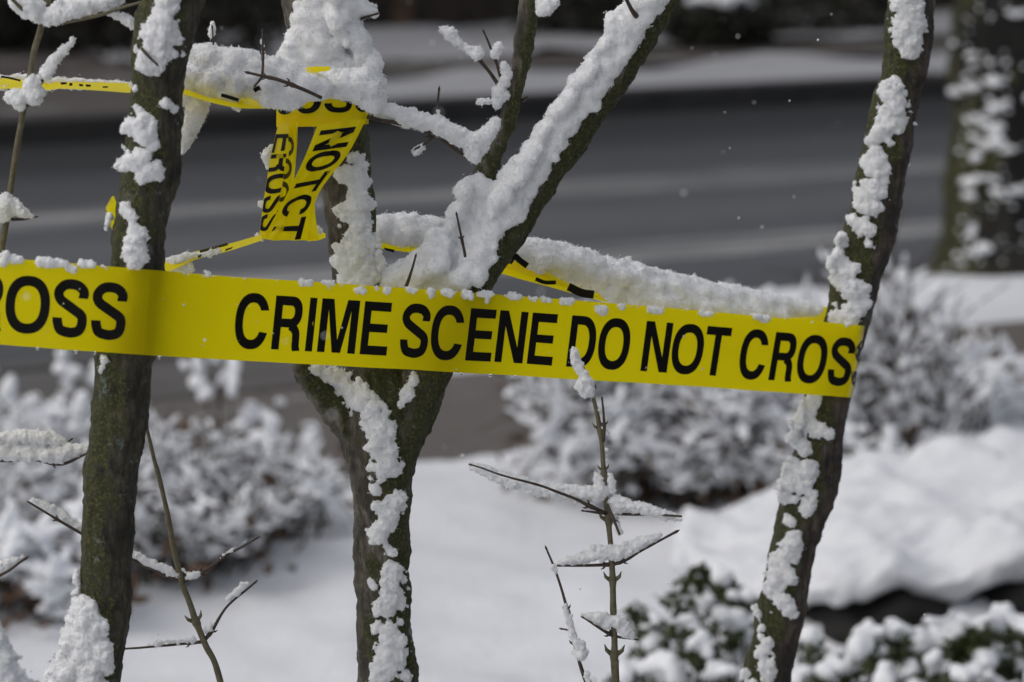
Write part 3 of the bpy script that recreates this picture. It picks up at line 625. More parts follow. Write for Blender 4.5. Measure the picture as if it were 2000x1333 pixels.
def glyph(ch, sx, sy=.172):
    """polygons in a unit box, y up"""
    if ch == 'I': return rect(0, 0, 1, 1, 2)
    if ch == 'O': return strip(ell(.5, .5, .5, .5, 0, 360, 65), ell(.5, .5, .5-sx, .5-sy, 0, 360, 65))
    if ch == 'C': return strip(ell(.5, .5, .5, .51, 21, 340, 61), ell(.5, .5, .5-sx, .51-sy, 33, 330, 61))
    if ch == 'S':
        pa = [(1-sx/2-.02, .685), (.86, .79), (.72, .885), (.50, .915), (.27, .885), (.13, .765), (.19, .645), (.40, .555), (.62, .475), (.83, .385), (1-sx/2, .26), (.80, .135), (.62, .085), (.45, .085), (.24, .125), (sx/2+.02, .24), (sx/2, .325)]
        return strip(*pen(pa, sx, sy))
    if ch == 'E': return rect(0, 0, sx, 1, 1)+rect(sx, 1-sy, 1, 1)+rect(sx, 0, 1, sy)+rect(sx, .5-sy*.42, .93, .5+sy*.5)
    if ch == 'T': return rect(0, 1-sy, 1, 1)+rect(.5-sx/2, 0, .5+sx/2, 1-sy, 2)
    if ch == 'N': return [np.array([(0, 0), (sx, 0), (sx, .70), (sx*1.22, 1), (0, 1)]), np.array([(sx, .70), (1-sx*1.22, 0), (1-sx, .30), (sx*1.22, 1)]), np.array([(1-sx*1.22, 0), (1, 0), (1, 1), (1-sx, 1), (1-sx, .30)])]
    if ch == 'M':
        s = sx; return [np.array([(0, 0), (s, 0), (s, .80), (s*1.6, 1), (0, 1)]), np.array([(s, .80), (.5-s*.56, 0), (.5, .24), (s*1.6, 1)]), np.array([(.5-s*.56, 0), (.5+s*.56, 0), (.5, .24)]),
                        np.array([(.5+s*.56, 0), (1-s, .80), (1-s*1.6, 1), (.5, .24)]), np.array([(1-s, 0), (1, 0), (1, 1), (1-s*1.6, 1), (1-s, .80)])]
    if ch == 'D':
        A = np.vstack([[(sx, 1), (.35, 1)], ell(.45, .5, .55, .5, 90, -90, 30), [(.35, 0), (sx, 0)]]); B = np.vstack([[(sx, 1-sy), (.35, 1-sy)], ell(.45, .5, .55-sx, .5-sy, 90, -90, 30), [(.35, sy), (sx, sy)]])
        return rect(0, 0, sx, 1, 1)+strip(A, B)
    if ch == 'R':
        m0 = .44; A = np.vstack([[(sx, 1), (.5, 1)], ell(.58, (1+m0-.02)/2, .40, (1-m0+.02)/2, 90, -90, 22), [(.5, m0-.02), (sx, m0-.02)]]); B = np.vstack([[(sx, 1-sy), (.5, 1-sy)], ell(.56, (1-sy+m0+sy-.03)/2, .42-sx, (1-2*sy-m0+.03)/2, 90, -90, 22), [(.5, m0+sy-.03), (sx, m0+sy-.03)]])
        leg = pen([(.60, m0+.02), (.74, m0-.04), (.815, m0-.12), (.83, .20), (.84, .07), (.88, 0)], sx*.96, sy, False, True)
        return rect(0, 0, sx, 1, 1)+strip(A, B)+strip(*leg)
t_top = (inv(606, 581)[1]+inv(713, 588)[1]+inv(976, 606.8)[1]+inv(1263, 627.3)[1]+inv(1383, 636.8)[1])/5
t_bot = (inv(594.8, 685.4)[1]+inv(701.5, 692)[1]+inv(964.7, 707.6)[1]+inv(1250, 724.6)[1]+inv(1387, 734)[1])/5
TXT = [('C', (458.5, 633), (527, 608)), ('R', (528.6, 682), (588.5, 640)), ('I', (594.8, 685.4), (608.7, 686.7)), ('M', (618.2, 687.2), (692, 691.6)), ('E', (701.5, 692), (754, 694.8)),
       ('S', (780.7, 665), (840, 626.6)), ('C', (841, 657), (907.6, 634.7)), ('E', (907.6, 704), (957.5, 707)), ('N', (964.7, 707.6), (1019.6, 710.8)), ('E', (1028, 711), (1077, 714)),
       ('D', (1104.7, 715.5), (1165.5, 649.4)), ('O', (1167, 681.8), (1231.7, 658.4)), ('N', (1250, 724.6), (1301.4, 728.6)), ('O', (1311, 690.8), (1375.6, 669)), ('T', (1378, 670), (1424, 672)),
       ('C', (1443.7, 700.8), (1501.3, 676.5)), ('R', (1499.5, 742), (1552, 700)), ('O', (1556, 710), (1617.4, 686.4)), ('S', (1617, 722), (1669, 687.7)), ('S', (1663, 722), (1714, 700)),
       ('S', (178, 627.5), (248.7, 587.5)), ('S', (102.5, 622), (173.7, 581)), ('O', (10.5, 597.5), (98, 592.5)), ('R', (-76, 600), (5, 610)), ('C', (-166, 590), (-82, 600)), ('T', (-258, 560), (-190, 570)), ('O', (-360, 560), (-272, 560)), ('N', (-452, 560), (-372, 560))]
bag = Bag(); NG = {4: [], 3: [], 5: []}; VV = []
for ch, a, b in TXT:
    u0, u1 = inv(*a)[0], inv(*b)[0]
    if ch == 'T' and a[0] > 1000: u0, u1 = inv(1383, 636.8)[0]-1, inv(1429, 640.4)[0]+1
    wpx = u1-u0; sc = np.interp(u0, [0, 250, 460, 1600], [18.5, 18.5, 15.2, 12.2]); sx = min(sc/wpx, .5)
    ov = .012 if ch in 'COS' else 0
    for poly in glyph(ch, sx):
        ids = []
        for x, y in poly:
            yy = (1-y)*(1+2*ov)-ov; VV.append(tape_pt(u0+x*wpx, t_top+(t_bot-t_top)*yy, .0005)); ids.append(len(VV)-1)
        NG[len(ids)].append(ids)
VV = np.array(VV); usV = None
part('lettering', VV, [np.array(v) for v in NG.values() if v], INK, ft, False).parent = film
# snow lumps along the upper edge
sn = Snow()
for x0, x1, y0, y1 in ((0, 17, 492, 522), (20, 45, 500, 514), (70, 105, 503, 521), (100, 133, 508, 521), (130, 148, 520, 534), (154, 186, 510, 524), (203, 207, 520, 525), (398, 412, 531, 537), (584, 609, 547, 558), (627, 654, 550, 557), (692, 713, 561, 574),
                       (732, 740, 559, 566), (749, 763, 561, 575), (793, 814, 562, 571), (834, 850, 564, 584), (864, 886, 566, 580), (902, 922, 569, 585), (933, 963, 570, 580), (944, 957, 574, 591), (991, 1019, 573, 585), (1033, 1048, 579, 586),
                       (1056, 1074, 580, 590), (1092, 1120, 584, 595), (1163, 1186, 597, 615), (1207, 1221, 595, 604), (1264, 1294, 600, 612), (1362, 1393, 608, 617), (1466, 1490, 615, 622), (1480, 1503, 616, 629), (1650, 1664, 631, 636), (640, 646, 560, 566)):
    um = (x0+x1)/2; dd = float(np.interp(um, DU, TD))-.003; ww = max(min(x1-x0, y1-y0)*.74, 3)
    if x1-x0 > y1-y0: sn.stroke([(x0+ww/2, (y0+y1)/2-1, ww), (x1-ww/2, (y0+y1)/2+1, ww)], dd, None, (.0012, .0027), 1.6, deep=.25)
    else: sn.stroke([(um, y0+ww/2, ww), (um, y1-ww/2, ww*.8)], dd, None, (.0012, .0027), 1.6, deep=.25)
for k in range(85):                                                   # grains strewn along the edge and stuck to the face
    u = rng.uniform(0, 1660); t = abs(rng.normal(0, .012)) if k < 45 else rng.uniform(.2, .97)
    sn.ball(tape_pt(u, t)+np.array([0, -.001, 0]), rng.uniform(.0008, .0016) if k < 45 else rng.uniform(.0005, .0009))
sn.build('snow_clump', ft, .0009, .0008, .8, None, 3)
# meltwater beads hanging at the lower edge
WATER, t_, b_ = mat('melt_water'); b_.inputs['Transmission Weight'].default_value = 1; b_.inputs['Roughness'].default_value = .03; b_.inputs['IOR'].default_value = 1.33; b_.inputs['Base Color'].default_value = (1, 1, 1, 1)
bp = [inv(x, y)[0] for x, y in ((73, 678), (148, 684), (184, 686), (312, 695), (957, 731), (1005, 735), (1293, 752), (640, 713), (900, 727))]
C = np.array([tape_pt(u, 1.0)+np.array([0, -.0005, -.0008]) for u in bp]); X, T = stamp(ICO2, C, np.tile([[.0018, .0016, .0020]], (len(C), 1))*rng.uniform(.6, 1.1, (len(C), 1)))
part('water_beads', X, [T], WATER, ft)

# ------------------------------------------------------------------ other tapes
def ribbon(root, A, B, nu=60, nv=7, wr=.001, name='film', m=None, seed=5, fold=0.0, text=(), build=True):
    """A,B: edges as (px,py,d); text: (string, u0, u1, v0, v1) lettered along the film, v beyond 0..1 is folded away"""
    a = catmull(np.array([P(*p) for p in A]), .004); b = catmull(np.array([P(*p) for p in B]), .004)
    def pt(u, v):
        ra, rb = u*(len(a)-1), u*(len(b)-1)
        pa = np.stack([np.interp(ra, np.arange(len(a)), a[:, k]) for k in range(3)], -1); pb = np.stack([np.interp(rb, np.arange(len(b)), b[:, k]) for k in range(3)], -1)
        q = pa+(pb-pa)*np.asarray(v)[..., None]; q = q.reshape(-1, 3)
        q[:, 1] += wr*fbm(q, (.03, .03, .05), seed, 3)
        if fold: q[:, 1] += fold*np.abs(np.sin((np.ravel(v)*2.3+vnoise(q, .05, seed+2)*.5)*math.pi))
        return q
    U, W = np.meshgrid(np.linspace(0, 1, nu), np.linspace(0, 1, nv), indexing='ij'); V = pt(U.ravel(), W.ravel())
    i = np.arange(nu-1)[:, None]*nv; j = np.arange(nv-1)[None]
    o = part(name, V, [np.stack([i+j, i+nv+j, i+nv+j+1, i+j+1], -1).reshape(-1, 4)], m or TAPE, root)
    for string, u0, u1, v0, v1, im in text:
        fs = {}; UV = []; wl = (u1-u0)/len(string)
        for k, ch in enumerate(string):
            for poly in glyph(ch, .235):
                poly = np.array(poly); uu = np.clip(u0+(k+.04+.92*poly[:, 0])*wl, 0, 1); vv = v0+(v1-v0)*poly[:, 1]
                if vv.min() > .985 or vv.max() < .015: continue
                ids = list(range(len(UV), len(UV)+len(poly))); UV += [(x, min(max(y, .01), .99)) for x, y in zip(uu, vv)]; fs.setdefault(len(ids), []).append(ids)
        UV = np.array(UV); X = pt(UV[:, 0], UV[:, 1]); dr = X-CP; X -= dr/np.linalg.norm(dr, axis=1, keepdims=True)*.0012
        part('lettering', X, [np.array(f) for f in fs.values()], im, root, False).parent = o
def ink(root, polys, d, m=None, name='lettering'):
    """polys: outlines (px,py) laid just before a tape at depth d (number or function of px,py)"""
    V = []; faces = {}
    for p in polys:
        ids = []
        for x, y in p:
            V.append(P(x, y, (d(x, y) if callable(d) else d)-.0012)); ids.append(len(V)-1)
        faces.setdefault(len(ids), []).append(ids)
    part(name, np.array(V), [np.array(f) for f in faces.values()], m or INK, root, False)
def pstroke(pts, wd):
    p = catmull(np.column_stack([np.array(pts, float), np.zeros(len(pts))]), 6)[:, :2]; t = np.gradient(p, axis=0); n = np.stack([-t[:, 1], t[:, 0]], 1); n /= np.linalg.norm(n, axis=1, keepdims=True)
    return strip(p+n*wd/2, p-n*wd/2)

# tape from the left edge, passing behind the left trunk to the knot, drifted with snow
ua = thing('barrier_tape', 'snow dusted yellow tape running from the upper left edge to the middle tree', 'tape', tuple(P(0, 175, 2.80)))
ribbon(ua, [(-700, 108, 2.86), (0, 150, 2.80), (130, 156, 2.78), (260, 163, 2.77), (330, 160, 2.765), (415, 182, 2.79), (480, 168, 2.82), (545, 160, 2.85)],
       [(-700, 138, 2.84), (0, 173, 2.77), (130, 174, 2.75), (260, 182, 2.74), (340, 182, 2.735), (430, 205, 2.75), (480, 212, 2.765), (548, 212, 2.79)], 140, 7, .0015)
ink(ua, pstroke([(432, 186), (450, 191), (466, 196)], 7)+[[(118, 161), (131, 161), (130, 165), (119, 166)], [(136, 162), (142, 163), (141, 168), (135, 168)], [(154, 164), (163, 165), (162, 169), (155, 169)], [(167, 165), (178, 166), (177, 170), (168, 170)], [(200, 169), (212, 169), (210, 172), (201, 172)]]
    + pstroke([(2, 150), (20, 153), (40, 158)], 4)+pstroke([(496, 178), (506, 172), (518, 176)], 9), lambda x, y: np.interp(x, [0, 260, 480, 545], [2.765, 2.735, 2.755, 2.78])-.006)
sn = Snow()
for st in ([(-20, 150, 6), (30, 150, 7), (75, 152, 9)], [(85, 156, 8), (130, 158, 9), (200, 162, 10), (258, 167, 10)], [(0, 173, 8), (8, 172, 10)], [(90, 173, 7), (150, 173, 6), (178, 173, 6)]): sn.stroke(st, 2.775, None, (.0015, .0032), 1.4)
for st in ([(375, 160, 70), (430, 150, 84), (500, 150, 96), (560, 160, 80), (615, 172, 50)], [(395, 108, 40), (440, 116, 44), (480, 118, 40)], [(390, 200, 44), (375, 240, 34), (362, 275, 22), (356, 298, 8)], [(350, 180, 30)], [(530, 190, 40), (570, 195, 34)], [(440, 175, 50)], [(462, 210, 14)]):
    sn.stroke(st, 2.775, None, (.0045, .010), 1.2, deep=.3)
sn.build('snow_clump', ua, .0016, .0009, 1, None, 9)

# knot round the left leader with two hanging tails
kt = thing('barrier_tape', 'twisted yellow tape knotted round the middle tree with two tails hanging down', 'tape', tuple(P(630, 245, 2.80)))
def dk(x): return 2.862-.056*math.sqrt(max(0, 1-((x-632)/96)**2))
xs_ = [540, 548, 570, 600, 632, 664, 690, 712, 720]
ribbon(kt, [(x, 188-8*((x-540)/180), dk(x)) for x in xs_], [(x, 247-4*((x-540)/180), dk(x)) for x in xs_], 80, 9, .0012, text=[('SOSO', .02, 1.0, .62, -.35, INK)], fold=.0016)
ribbon(kt, [(x, 226-4*((x-540)/180), dk(x)-.002) for x in xs_[:6]], [(x, 249-3*((x-540)/180), dk(x)-.0025) for x in xs_[:6]], 50, 4, .001)
ribbon(kt, [(720, 188, 2.862), (700, 186, 2.90), (640, 186, 2.915), (570, 190, 2.90), (540, 196, 2.862)], [(720, 240, 2.862), (700, 240, 2.90), (640, 240, 2.915), (570, 243, 2.90), (540, 246, 2.862)], 50, 5)
ribbon(kt, [(566, 150, 2.79), (600, 132, 2.775), (645, 130, 2.775)], [(572, 146, 2.80), (600, 144, 2.77), (645, 138, 2.77)], 20, 5)
# first tail: folded lengthwise, hanging on the left
ribbon(kt, [(544, 240, 2.812), (530, 300, 2.80), (517, 380, 2.796), (505, 466, 2.806)], [(566, 240, 2.800), (560, 300, 2.790), (548, 380, 2.788), (530, 462, 2.80)], 60, 9, .004, seed=9, text=[('EROSS', .1, .95, -.1, 1.5, INK)])
ribbon(kt, [(560, 240, 2.812), (556, 300, 2.803), (545, 380, 2.802), (528, 462, 2.81)], [(582, 240, 2.806), (580, 290, 2.800), (572, 380, 2.802), (566, 462, 2.81)], 60, 9, .004, seed=12, text=[('COOT', .12, .88, -.5, .72, INK_BACK)], fold=.002)
# second tail: broad, twisted, crossing in front
ribbon(kt, [(621, 243, 2.797), (594, 310, 2.786), (555, 390, 2.783), (512, 468, 2.790)], [(716, 232, 2.812), (680, 300, 2.802), (622, 380, 2.795), (598, 471, 2.796)], 90, 13, .0055, seed=15, text=[('NOTCT', .05, 1.0, .12, .86, INK)], fold=.005)
ribbon(kt, [(598, 355, 2.803), (600, 420, 2.802), (597, 470, 2.803)], [(611, 338, 2.806), (616, 420, 2.803), (624, 469, 2.806)], 30, 5, .0015, seed=16)
ribbon(kt, [(600, 452, 2.80), (620, 452, 2.82), (636, 456, 2.85)], [(600, 472, 2.80), (620, 470, 2.82), (636, 464, 2.85)], 16, 4, .002)
sn = Snow()
for st in ([(528, 295, 16), (520, 305, 20), (526, 325, 12)], [(512, 400, 14)], [(505, 462, 12), (512, 470, 8)], [(622, 450, 14)]): sn.stroke(st, 2.815, None, (.002, .005), 1.5)
for st in ([(620, 168, 40), (670, 162, 62), (715, 162, 60), (735, 190, 30)], [(560, 168, 46), (600, 168, 36)], [(655, 178, 24), (695, 180, 40), (724, 205, 26)]): sn.stroke(st, 2.795, None, (.0045, .010), 1.3, deep=.45)
sn.build('snow_clump', kt, .0015, .0009, 1, None, 9)

# tape leaving the foot of the tails to the left trunk
lt2 = thing('barrier_tape', 'thin twisted yellow tape slanting from the hanging tails down behind the left trunk', 'tape', tuple(P(400, 500, 2.80)))
ribbon(lt2, [(512, 458, 2.80), (450, 476, 2.79), (380, 492, 2.775), (315, 515, 2.755), (270, 500, 2.74), (235, 420, 2.74), (222, 382, 2.735), (214, 395, 2.73)],
       [(512, 470, 2.785), (450, 490, 2.775), (380, 508, 2.76), (315, 535, 2.74), (262, 525, 2.73), (215, 440, 2.73), (208, 405, 2.72), (206, 410, 2.715)], 110, 6, .0015)
ink(lt2, [[(440, 487), (455, 482), (453, 486), (440, 491)], [(386, 500), (394, 497), (393, 502), (387, 505)]]+pstroke([(390, 492), (420, 484), (445, 477)], 5), lambda x, y: 2.755+.0003*(x-380), INK_BACK)
sn = Snow()
for st in ([(345, 520, 34), (362, 524, 26)], [(328, 508, 8), (365, 500, 10), (405, 497, 10), (430, 490, 6)]): sn.stroke(st, 2.762, None, (.002, .005), 1.4)
sn.build('snow_clump', lt2)

# tape behind, lying flat under thick snow, from the middle tree to the right tree
bt = thing('barrier_tape', 'sagging yellow tape under a thick bank of snow behind the right limb', 'tape', tuple(P(1200, 560, 3.0)))
ribbon(bt, [(690, 450, 2.95), (760, 452, 2.96), (870, 462, 2.985), (1000, 470, 3.02), (1200, 520, 3.08), (1400, 562, 3.14), (1600, 598, 3.19), (1680, 612, 3.20)],
       [(690, 482, 2.93), (760, 488, 2.935), (870, 505, 2.955), (985, 537, 2.975), (1190, 592, 3.03), (1400, 640, 3.09), (1600, 660, 3.15), (1680, 670, 3.17)], 150, 9, .002)
ribbon(bt, [(1018, 476, 2.99), (1000, 500, 2.985), (985, 524, 2.975)], [(1006, 488, 2.985), (1060, 528, 2.978), (1192, 590, 3.005)], 20, 6, .001)
ink(bt, [[(750, 484), (770, 488), (770, 494), (752, 489)], [(812, 494), (834, 496), (832, 504), (812, 500)]]+pstroke([(994, 514), (1004, 500), (1014, 508), (1030, 520)], 12)+pstroke([(1046, 545), (1064, 552), (1086, 552)], 8)+pstroke([(1110, 560), (1135, 572), (1160, 576)], 16), lambda x, y: np.interp(x, [750, 985, 1190], [2.935, 2.967, 2.985])-.002)
sn = Snow()
sn.stroke([(745, 448, 50, 2.945), (800, 448, 67, 2.95), (860, 458, 63, 2.96), (890, 468, 45, 2.965)], None, None, (.005, .010), 2.2, deep=.45)
for st in ([(1025, 491, 50, 2.995), (1070, 508, 76, 3.0), (1150, 528, 79, 3.02), (1250, 555, 76, 3.045), (1350, 573, 63, 3.07), (1450, 588, 50, 3.10), (1540, 599, 36, 3.125), (1590, 605, 20, 3.14)], [(1250, 583, 45, 3.03), (1400, 605, 45, 3.07), (1520, 615, 27, 3.11)], [(1200, 573, 36, 3.025)]):
    sn.stroke(st, None, None, (.005, .010), 2.2, deep=.5)
sn.build('snow_clump', bt, .0017, .0006, .6, None, 12)

# ------------------------------------------------------------------ saplings and twigs
GS = 'bare saplings among the trunks'
s1 = thing('sapling', 'bare grey brown sapling in the upper left corner, snow filling its forks', 'sapling', tuple(P(-60, 900, 2.72)))
twig(s1, [(-190, 2400, 15, 2.72), (-60, 900, 13, 2.72), (3, 488, 12.5, 2.72), (45, 215, 12, 2.72), (80, 48, 12, 2.72), (97, -10, 13, 2.72), (130, -200, 9, 2.72)], STEM, 'stem', (.955,), 12)
D1 = 2.715
twig(s1, [(80, 46, 9, D1), (60, 35, 8, D1-.005), (15, -10, 6, D1-.02)], STEM)
twig(s1, [(82, 50, 9, D1), (130, 43, 8, D1-.005), (200, 28, 7, D1-.01), (282, 1, 5, D1-.02)], STEM)
twig(s1, [(48, 214, 8, D1), (75, 172, 7, D1), (100, 130, 5, D1), (146, 80, 3, D1)], TWIG)
twig(s1, [(46, 214, 7, D1), (34, 208, 6, D1), (22, 200, 3, D1)], TWIG)
twig(s1, [(15, 428, 8, D1), (45, 428, 6, D1), (68, 425, 3, D1)], TWIG)
twig(s1, [(14, 428, 8, D1), (-8, 426, 6, D1), (-30, 420, 4, D1)], TWIG)
sn = Snow()
for st in ([(40, 5, 40), (62, 15, 50), (74, 32, 20)], [(95, 35, 24), (115, 25, 40), (150, 15, 40), (190, 5, 38), (225, -5, 36)], [(215, 25, 10), (245, 40, 16), (262, 48, 20)], [(62, 170, 34), (58, 190, 40), (75, 185, 20)], [(20, 190, 18), (35, 190, 32), (38, 202, 16)],
           [(92, 140, 24), (104, 118, 20), (118, 106, 14), (135, 88, 8), (145, 78, 8)], [(8, 395, 26), (5, 412, 36)], [(32, 405, 24), (45, 417, 18), (58, 422, 8)]): sn.stroke(st, D1-.003, None, (.0025, .006), 1.4, deep=.3)
sn.build('snow_clump', s1)

s2 = thing('sapling', 'thin bare sapling with three pairs of side twigs just right of the left trunk', 'sapling', tuple(P(700, 2500, 2.78)))
D2 = 2.76
twig(s2, [(700, 2500, 18, D2), (500, 1640, 15, D2), (432, 1340, 13, D2), (398, 1250, 13, D2), (355, 1135, 12, D2), (318, 965, 10, D2), (284, 828, 7, D2), (255, 700, 4, D2)], STEM, 'stem', (.575, .635, .725), 12)
twig(s2, [(354, 1136, 8, D2), (310, 1118, 7, D2), (264, 1095, 7, D2), (165, 1046, 6, D2-.005), (110, 1015, 5, D2-.01), (54, 980, 4, D2-.015)], TWIG, nodes=(.12, .8), bud=False)
twig(s2, [(357, 1137, 8, D2), (395, 1120, 7, D2), (440, 1088, 5, D2), (502, 1051, 4, D2)], TWIG, nodes=(.22,))
twig(s2, [(400, 1252, 8, D2), (415, 1232, 7, D2), (440, 1190, 5, D2), (498, 1138, 4, D2)], TWIG, nodes=(.12,))
twig(s2, [(398, 1254, 8, D2), (370, 1257, 6, D2), (310, 1262, 5, D2), (238, 1269, 4, D2)], TWIG, nodes=(.15,), bud=False)
sn = Snow()
for st in ([(64, 981, 7), (90, 990, 13), (120, 1008, 15), (155, 1032, 15), (200, 1055, 15), (262, 1084, 12), (290, 1098, 12), (330, 1115, 12), (348, 1126, 7)], [(370, 1128, 12), (385, 1122, 8)], [(360, 1115, 7)], [(430, 1090, 4), (480, 1056, 4)],
           [(405, 1230, 12), (412, 1222, 8)], [(448, 1168, 10), (462, 1155, 12), (482, 1140, 7)], [(285, 1260, 4), (310, 1256, 8), (350, 1252, 7), (380, 1251, 6)]): sn.stroke(st, D2-.001, None, (.0018, .0042), 1.2, deep=.2)
sn.build('snow_clump', s2, .0011, .0011, 1, None, 4)

s3 = thing('sapling', 'upright sapling with snowy side twigs standing before the tape below DO', 'sapling', tuple(P(1225, 2600, 2.77)))
D3 = 2.765
twig(s3, [(1225, 2600, 18, D3), (1205, 1400, 14, D3), (1202, 1333, 14, D3), (1199, 1243, 13, D3), (1196, 1104, 12, D3), (1186, 1000, 11, D3), (1180, 940, 10, D3), (1175, 860, 9, D3), (1162, 790, 8.5, D3), (1146, 735, 7.5, D3), (1125, 690, 5, D3)], STEM, 'stem', (.715, .785, .842, .885, .925, .962), 12)
twig(s3, [(1180, 862, 5, D3-.004), (1181, 840, 5, D3-.006), (1179, 815, 5, D3-.006), (1177, 782, 4, D3-.006)], TWIG, nodes=(.4,))
twig(s3, [(1184, 1002, 7, D3-.003), (1150, 988, 7, D3-.008), (1115, 972, 6, D3-.012), (1040, 945, 5, D3-.03), (985, 930, 4, D3-.04), (920, 908, 3, D3-.05)], TWIG, nodes=(.12,))
twig(s3, [(1184, 1003, 6, D3-.003), (1165, 1001, 5, D3-.01), (1140, 998, 3, D3-.02)], TWIG)
twig(s3, [(1186, 985, 6, D3-.006), (1196, 1010, 6, D3-.012), (1210, 1045, 5, D3-.02)], TWIG, nodes=(.5,), bud=False)
twig(s3, [(1190, 1000, 6, D3+.004), (1215, 1004, 6, D3), (1270, 1006, 5, D3-.005), (1332, 1010, 4, D3-.01)], TWIG, bud=False)
twig(s3, [(1197, 1104, 7, D3), (1150, 1106, 6, D3-.003), (1087, 1106, 4, D3-.006)], TWIG, nodes=(.1,), bud=False)
twig(s3, [(1199, 1104, 7, D3), (1225, 1094, 6, D3), (1260, 1072, 5, D3), (1318, 1041, 5, D3)], TWIG, nodes=(.1,))
twig(s3, [(1199, 1243, 7, D3), (1178, 1232, 6, D3-.005), (1140, 1208, 3, D3-.01)], TWIG, nodes=(.15,))
twig(s3, [(1201, 1243, 7, D3), (1215, 1246, 5, D3), (1240, 1249, 3, D3)], TWIG)
sn = Snow()
for st in ([(1121, 688, 12), (1126, 712, 13), (1136, 728, 13), (1148, 752, 22), (1154, 765, 15)], [(1132, 755, 15), (1140, 770, 13)], [(1186, 845, 8), (1178, 838, 7)], [(925, 910, 12), (960, 926, 18), (1010, 944, 25), (1060, 956, 29), (1110, 962, 27), (1150, 965, 29), (1172, 965, 25)],
           [(1168, 935, 15), (1172, 955, 22)], [(1192, 930, 8), (1196, 955, 15)], [(1205, 985, 30), (1240, 990, 24), (1280, 1000, 15), (1318, 1006, 5)], [(1280, 1010, 5), (1325, 1016, 7)], [(1200, 1005, 8), (1212, 1040, 8)], [(1092, 1100, 8), (1130, 1092, 17), (1165, 1080, 29), (1185, 1078, 29)],
           [(1204, 1080, 29), (1230, 1072, 25), (1262, 1056, 17), (1290, 1046, 7)], [(1140, 1202, 8), (1160, 1208, 17), (1185, 1212, 29)], [(1208, 1215, 22), (1222, 1232, 20), (1234, 1244, 8)], [(1183, 880, 4), (1187, 900, 4)], [(1172, 800, 4)]): sn.stroke(st, D3-.004, None, (.002, .0045), 1.2, deep=.2)
sn.build('snow_clump', s3, .0011, .0011, 1, None, 4)

s4 = thing('sapling', 'short dark twig spotted with snow left of the upright sapling', 'sapling', tuple(P(1300, 2300, 2.72)))
D4 = 2.74
twig(s4, [(1300, 2300, 10, D4), (1180, 1480, 9, D4), (1145, 1335, 8, D4), (1128, 1280, 7, D4), (1112, 1205, 7, D4), (1100, 1165, 6, D4), (1085, 1115, 5, D4), (1068, 1072, 4, D4)], TWIG, 'stem', (.78, .85, .90), 10)
twig(s4, [(1113, 1232, 4, D4), (1106, 1230, 4, D4), (1099, 1229, 3, D4)], TWIG)
sn = Snow()
for st in ([(1082, 1108, 8), (1086, 1118, 7)], [(1104, 1184, 8), (1106, 1198, 9)], [(1110, 1208, 8), (1115, 1228, 9), (1120, 1248, 10)], [(1132, 1262, 22), (1134, 1276, 24)], [(1146, 1318, 9), (1150, 1335, 8)]): sn.stroke(st, D4-.002, None, (.0018, .004), 1.5)
sn.build('snow_clump', s4, .0011, .0010, 1, None, 3)

s5 = thing('fallen_branch', 'snow laden thin branches reaching in from the left edge beside the left trunk', 'branch', tuple(P(-100, 900, 2.78)))
twig(s5, [(-420, 960, 10, 2.80), (-100, 905, 8, 2.78), (10, 900, 6, 2.78), (60, 898, 6, 2.775), (110, 908, 6, 2.775), (135, 903, 6, 2.775), (178, 882, 4, 2.77)], TWIG, nodes=(.86,), bud=False)
twig(s5, [(-100, 905, 7, 2.79), (40, 878, 6, 2.79), (115, 872, 5, 2.79), (138, 860, 3, 2.79)], TWIG, nodes=(.8,))
twig(s5, [(-300, 1150, 8, 2.76), (-50, 1135, 7, 2.76), (8, 1120, 6, 2.76), (48, 1092, 5, 2.76)], TWIG, nodes=(.78,))
sn = Snow()
for st in ([(-80, 885, 30), (0, 884, 32), (50, 884, 28), (90, 888, 30), (130, 884, 28), (165, 876, 14)], [(-60, 860, 26), (0, 856, 20), (50, 852, 24), (95, 856, 22), (125, 862, 10)], [(-40, 1115, 24), (5, 1108, 22), (25, 1098, 14)], [(46, 1088, 8)]): sn.stroke(st, 2.776, None, (.003, .0065), 1.3, deep=.35)
sn.build('snow_clump', s5)

# snow smothered stump tip in the lower left corner
st_ = thing('tree_stump', 'snow smothered stump at the lower left corner of the photo', 'stump', tuple(P(0, 1700, 2.45)))
pts = np.array([np.append(P(a, b, 2.45), M(wd/2, 2.45)) for a, b, wd in ((-60, 5200, 170), (-40, 2600, 120), (-25, 1500, 110), (-20, 1330, 90))]); V, Q, T = tube(catmull(pts, .02), 24)
part('trunk', V, [Q, T], BARK_L, st_)
sn = Snow()
for st in ([(-20, 1230, 30), (-10, 1275, 60), (0, 1320, 100), (10, 1370, 130), (10, 1450, 130)],): sn.stroke(st, 2.44, None, (.006, .012), 1.2, deep=.45)
sn.build('snow_clump', st_)

# ------------------------------------------------------------------ snow laden shrubs behind
def puffs(C, R, dirs=None, seed=1, sq=.8, r1=1.7):
    n = len(C); S = np.repeat(np.asarray(R)[:, None], 3, 1)*rng.uniform(.8, 1.2, (n, 3)); S[:, 2] *= sq
    Rm = None
    if dirs is not None:
        S[:, 0] *= r1; x = dirs/np.linalg.norm(dirs, axis=1, keepdims=True); z = np.array([0, 0, 1.0])-x*x[:, 2:3]; z /= np.linalg.norm(z, axis=1, keepdims=True)+1e-6; y = np.cross(z, x); Rm = np.stack([x, y, z], 2)
    X, T = stamp(ICO2, C, S, Rm); r = np.repeat(np.asarray(R), len(ICO2[0]))
    nrm = X-np.repeat(np.asarray(C), len(ICO2[0]), 0); nrm /= np.linalg.norm(nrm, axis=1, keepdims=True)+1e-9
    return X+nrm*(r*.28*fbm(X, .022, seed, 2))[:, None], T
